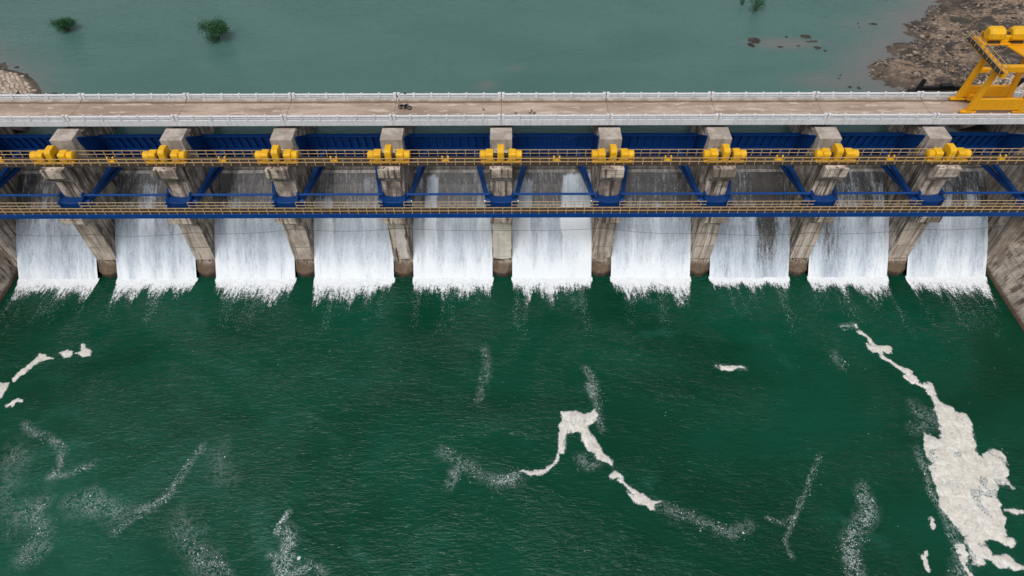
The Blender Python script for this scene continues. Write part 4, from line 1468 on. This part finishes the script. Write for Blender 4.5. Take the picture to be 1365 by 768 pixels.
foam(['raft', 'chain'], 'huge cream foam raft with a long trailing chain by the right training wall', thick=.24, ragged=.42, holes=.43, seed=1)
foam(['wish'], 'forked cream foam patch like a wishbone in the middle of the green water', thick=.2, ragged=.25, holes=.42, seed=20)
foam(['tail'], 'narrow cream foam strip trailing right of the forked foam patch', thick=.16, ragged=.25, seed=30)
foam(['l1'], 'cream foam strip cut off by the left edge of the water', ragged=.3, seed=40)
foam(['l2'], 'curved cream foam strip near the left end of the water', ragged=.35, seed=50)
foam(['l3'], 'small round cream foam clump, left one of a pair near the left training wall', ragged=.3, seed=60)
foam(['l4'], 'small cream foam clump with a spike, right one of a pair at the left', ragged=.3, seed=70)
foam(['l5'], 'faint thin foam strip below the curved left foam strip', thick=.06, ragged=.7, seed=75)
foam(['bar'], 'thin isolated white foam bar on open water right of centre', thick=.08, ragged=.45, seed=80)
foam(['r1'], 'tiny foam fleck close to the left flank of the huge foam raft', thick=.06, ragged=.5, seed=85)
foam(['r2'], 'small ragged foam scrap left of the foot of the huge foam raft', thick=.08, ragged=.55, seed=90)
foam(['r3'], 'lacy foam strip under the lower left end of the huge foam raft', thick=.08, ragged=.7, holes=.4, seed=95)
foam(['r4'], 'thin foam strip right of the huge foam raft at the photo edge', thick=.07, ragged=.4, seed=99)

# loose flecks and streaks of foam, uncountable
V, F = [], []
r = np.random.default_rng(21)


def fleck(x, y, s, a=None):
    n = 5
    a = r.uniform(0, 6.28) if a is None else a
    k = len(V)
    for q in range(n):
        b_ = 2 * math.pi * q / n
        rr_ = s * r.uniform(.6, 1.25)
        ux, uy = rr_ * math.cos(b_) * 1.25, rr_ * math.sin(b_) * .8
        V.append((x + ux * math.cos(a) - uy * math.sin(a), y + ux * math.sin(a) + uy * math.cos(a), .012))
    V.append((x, y, .03 + s * .2))
    for q in range(n): F.append((k + q, k + (q + 1) % n, k + n))


for pts, w, dens in STROKES:
    P = [np.array(p, float) for p in pts]
    for p, q in zip(P[:-1], P[1:]):
        L = float(np.hypot(*(q - p)))
        n = int(L * dens * 1.3)
        d = (q - p) / max(L, 1e-6); nrm = np.array([-d[1], d[0]])
        for _ in range(n):
            u_ = r.random()
            k_ = r.integers(0, 4)
            wob = (fbm(np.array(u_ * L * .55 + 7.3 * k_ + p[0]), np.array(p[1] + 3.1 * k_), 5, 3) - .5) * w * 3.4
            off = r.normal(0, .10 + .22 * (r.random() < .3)) * w + wob
            if vnoise(np.array(u_ * L * .9 + p[0] * 3), np.array(float(k_) + p[1]), 15) < .33: continue
            s = float(np.clip(r.lognormal(-3.75, .5), .012, .12))
            if r.random() < .03: s *= 2.2
            c = p + d * (u_ * L) + nrm * off
            fleck(c[0], c[1], s)
# soft film of bubbles along the same streaks
def film(strokes, st=.15):
    gx_, gy_ = np.arange(-76, 74, st), np.arange(22, 62, st)
    X, Y = np.meshgrid(gx_, gy_, indexing='ij')
    WX, WY = fbm(X * .35, Y * .35, 41, 3) - .5, fbm(X * .35, Y * .35, 43, 3) - .5
    NN = .35 + .9 * fbm(X * .5, Y * .5, 47, 3)
    DE = np.zeros(X.shape)
    for pts, w, dn in strokes:
        P = np.array(pts, float)
        w_ = max(w, .45) * .62
        (x0, y0), (x1, y1) = P.min(0) - 2.6 * w_, P.max(0) + 2.6 * w_
        i0, i1 = np.searchsorted(gx_, (x0, x1)); j0, j1 = np.searchsorted(gy_, (y0, y1))
        sl_ = (slice(i0, i1), slice(j0, j1))
        wx = X[sl_] + 2.2 * w_ * WX[sl_]; wy = Y[sl_] + 2.2 * w_ * WY[sl_]
        dm = np.full(wx.shape, 1e9)
        for (ax, ay), (bx_, by_) in zip(P[:-1], P[1:]):
            dx, dy = bx_ - ax, by_ - ay
            u_ = np.clip(((wx - ax) * dx + (wy - ay) * dy) / (dx * dx + dy * dy + 1e-9), 0, 1)
            dm = np.minimum(dm, np.hypot(wx - ax - u_ * dx, wy - ay - u_ * dy))
        de = np.exp(-(dm / w_) ** 2) * min(1.0, .22 + dn / 55) * NN[sl_]
        DE[sl_] = np.maximum(DE[sl_], de)
    V_ = np.stack([X, Y, np.full(X.shape, .009)], -1).reshape(-1, 3)
    F_ = grid_faces(*X.shape, (DE > .03)[:-1, :-1])
    us = np.unique(F_); rm = np.zeros(len(V_), int); rm[us] = np.arange(len(us))
    me = arr_mesh('foam_film', V_[us], rm[F_], True, {'dens': DE.reshape(-1)[us]})
    me.materials.append(M['film'])
    tag(inst('foam_film', me), kind='stuff')


film(STROKES)
# drifting spray streaks downstream of every bay
for bx in BX:
    for q in range(9):
        x0_ = bx + r.uniform(-6, 6); L_ = r.uniform(4, 11)
        for _ in range(int(L_ * 16)):
            u_ = r.random() ** 1.5
            fleck(x0_ + r.normal(0, .10 + .35 * u_), 68.8 - u_ * L_, r.uniform(.012, .035))
# sparse bubbles everywhere
for _ in range(520):
    x, y = r.uniform(-75, 73), r.uniform(24, 66)
    if fbm(np.array(x * .07), np.array(y * .09), 91, 3) < .5: continue
    fleck(x, y, r.uniform(.018, .05))
me = arr_mesh('foam_flecks', V, F, True)
me.materials.append(M['fleck'])
tag(inst('foam_flecks', me), kind='stuff')

# ================================================================== RESERVOIR: SHRUBS, ROCKS
def shrub(x, y, w, h, label, n=1500, seed=0, sparse=False):
    t = thing('shrub', (x, y, RES_Z), label, 'shrub', 'drowned shrubs in the reservoir')
    r = np.random.default_rng(seed)
    tips = []
    b = MB()
    for q in range(9):
        a = q * 2.4 + r.uniform(-.3, .3); rad = w * .5 * r.uniform(.35, .95)
        zt = h * r.uniform(.35, 1.1) * (1 - .35 * (rad / (w * .5)) ** 2)
        mid = (math.cos(a) * rad * .4, math.sin(a) * rad * .35, zt * .5)
        tip = (math.cos(a) * rad, math.sin(a) * rad * .85, zt)
        b.tube([(0.1 * math.cos(a), .1 * math.sin(a), -.4), mid, tip], [.06, .045, .015], 6)
        tips.append(tip)
    b.build('stem', M['bark'], t)
    LV, LF = [], []
    for tip in tips + [(0, 0, h * .75)]:
        m_ = n // (len(tips) + 1)
        cl = r.normal(0, 1, (m_, 3)) * np.array([w * .12, w * .115, h * .17]) + np.array(tip)
        for c in cl:
            if c[2] < -.05: continue
            s = r.uniform(.07, .15) * (1.0 if not sparse else .9)
            u_ = r.normal(0, 1, 3); u_ /= np.linalg.norm(u_)
            v_ = np.cross(u_, r.normal(0, 1, 3)); v_ /= np.linalg.norm(v_) + 1e-9
            k = len(LV)
            LV += [tuple(c - u_ * s), tuple(c + v_ * s * .45), tuple(c + u_ * s), tuple(c - v_ * s * .45)]
            LF.append((k, k + 1, k + 2, k + 3))
    me = arr_mesh('crown', LV, LF)
    me.materials.append(M['leaf'])
    inst('crown', me, t)


shrub(-79.1, 116.6, 3.9, 2.0, 'low green shrub standing in the reservoir at the far left', 4200, 3)
shrub(-50.9, 113.4, 4.1, 2.9, 'round dark green shrub standing in the reservoir, the larger left one', 6500, 4)
shrub(47.4, 123.6, 2.8, 2.9, 'ragged green shrub at the top edge, in the reservoir above the rocks', 1300, 5, True)
shrub(45.5, 126.0, 1.0, 1.1, 'tiny green sprig at the top edge beside the ragged shrub', 200, 6, True)


def rock(x, y, rx, ry, rz_, label, seed):
    r = np.random.default_rng(seed)
    nU, nV_ = 18, 10
    V = []
    for i in range(nV_):
        a = math.radians(-40 + 130 * i / (nV_ - 1))
        for j in range(nU):
            q = 2 * math.pi * j / nU
            n_ = .35 + 1.3 * float(fbm(np.array(math.cos(q) * 2.4 + seed), np.array(math.sin(q) * 2.4 + a * 2.0), seed, 4))
            V.append((rx * math.cos(a) * math.cos(q) * n_, ry * math.cos(a) * math.sin(q) * n_, rz_ * .62 * math.sin(a) * n_))
    F = [(i * nU + j, i * nU + (j + 1) % nU, (i + 1) * nU + (j + 1) % nU, (i + 1) * nU + j) for i in range(nV_ - 1) for j in range(nU)]
    me = arr_mesh('rock', V, F)
    me.materials.append(M['rock'])
    o = inst('rock', me, None, (x, y, RES_Z - .02), (0, 0, r.uniform(-.3, .3)))
    tag(o, label, 'rock', 'rocks breaking the reservoir surface')


ROCKS = [(44.6, 112.5, 1.2, .8, .42, 'brown rock ridge at the left end of the reservoir shoal'),
         (43.6, 110.9, .55, .8, .35, 'brown rock just in front of the left shoal ridge'),
         (50.6, 113.7, .28, .25, .22, 'small dark rock in the middle of the reservoir shoal'),
         (54.2, 113.8, 1.0, .55, .4, 'dark rock at the right rear end of the reservoir shoal'),
         (54.9, 112.1, 1.15, .25, .28, 'long flat dark rock at the right of the shoal'),
         (48.6, 110.3, .5, .25, .2, 'small flat dark rock at the front of the shoal'),
         (51.9, 110.6, .3, .22, .2, 'small dark rock at the front right of the shoal'),
         (55.1, 109.9, .6, .45, .32, 'blunt dark rock right of the shoal front'),
         (56.1, 108.9, .35, .25, .22, 'little dark rock, rightmost of the shoal'),
         (67.8, 118.4, .7, .3, .25, 'lone flat rock near the far right bank'),
         (65.1, 118.6, .2, .2, .16, 'tiny rock left of the lone flat rock, rear one'),
         (64.8, 117.1, .2, .2, .16, 'tiny rock left of the lone flat rock, front one'),
         (56.2, 101.0, .2, .2, .18, 'tiny rock in the muddy shallows, rear of a pair'),
         (55.5, 100.1, .22, .2, .18, 'tiny rock in the muddy shallows, front of a pair'),
         (56.6, 97.5, .3, .3, .22, 'small brown rock behind the upstream parapet, left of a pair'),
         (57.9, 97.2, .35, .3, .22, 'small brown rock behind the upstream parapet, right of a pair'),
         (-84.9, 105.5, .25, .2, .2, 'tiny dark rock at the far left edge of the reservoir'),
         (-82.2, 104.1, .35, .28, .25, 'small dark rock off the tip of the left bank'),
         (-72.2, 96.0, .42, .3, .3, 'dark rock behind the parapet, just right of the left bank'),
         (-70.4, 95.9, .36, .28, .28, 'dark rock behind the parapet, second right of the left bank')]
for q, (x, y, a, b_, c, lab) in enumerate(ROCKS):
    rock(x, y, a, b_, c, lab, q + 3)

# ================================================================== CABLE strung across the downstream faces
pts = []
Zs = [8.4, 8.5, 8.4, 8.7, 8.9, 8.9, 8.45, 8.5, 8.0, 7.6, 8.6, 8.8]
XS = [-HALF] + PX + [HALF]
Zp = [8.4, 7.9, 8.2, 8.9, 9.0, 8.5, 8.9, 7.9, 7.9, 8.6, 9.4]
for q in range(10):
    for j in range(12):
        u_ = j / 12
        sag = .55 * 4 * u_ * (1 - u_) * (.4 if q in (4, 5) else 1)
        pts.append((XS[q] + (XS[q + 1] - XS[q]) * u_, 71.36, Zp[q] + (Zp[q + 1] - Zp[q]) * u_ - sag))
pts.append((HALF, 71.36, 9.4))
b = MB((0, 71.36, 8)).tube(pts, .022, 5)
tag(b.build('cable', M['dark'], None, (0, 71.36, 8)), 'thin dark cable strung across all the pier fronts above the white water', 'cable')
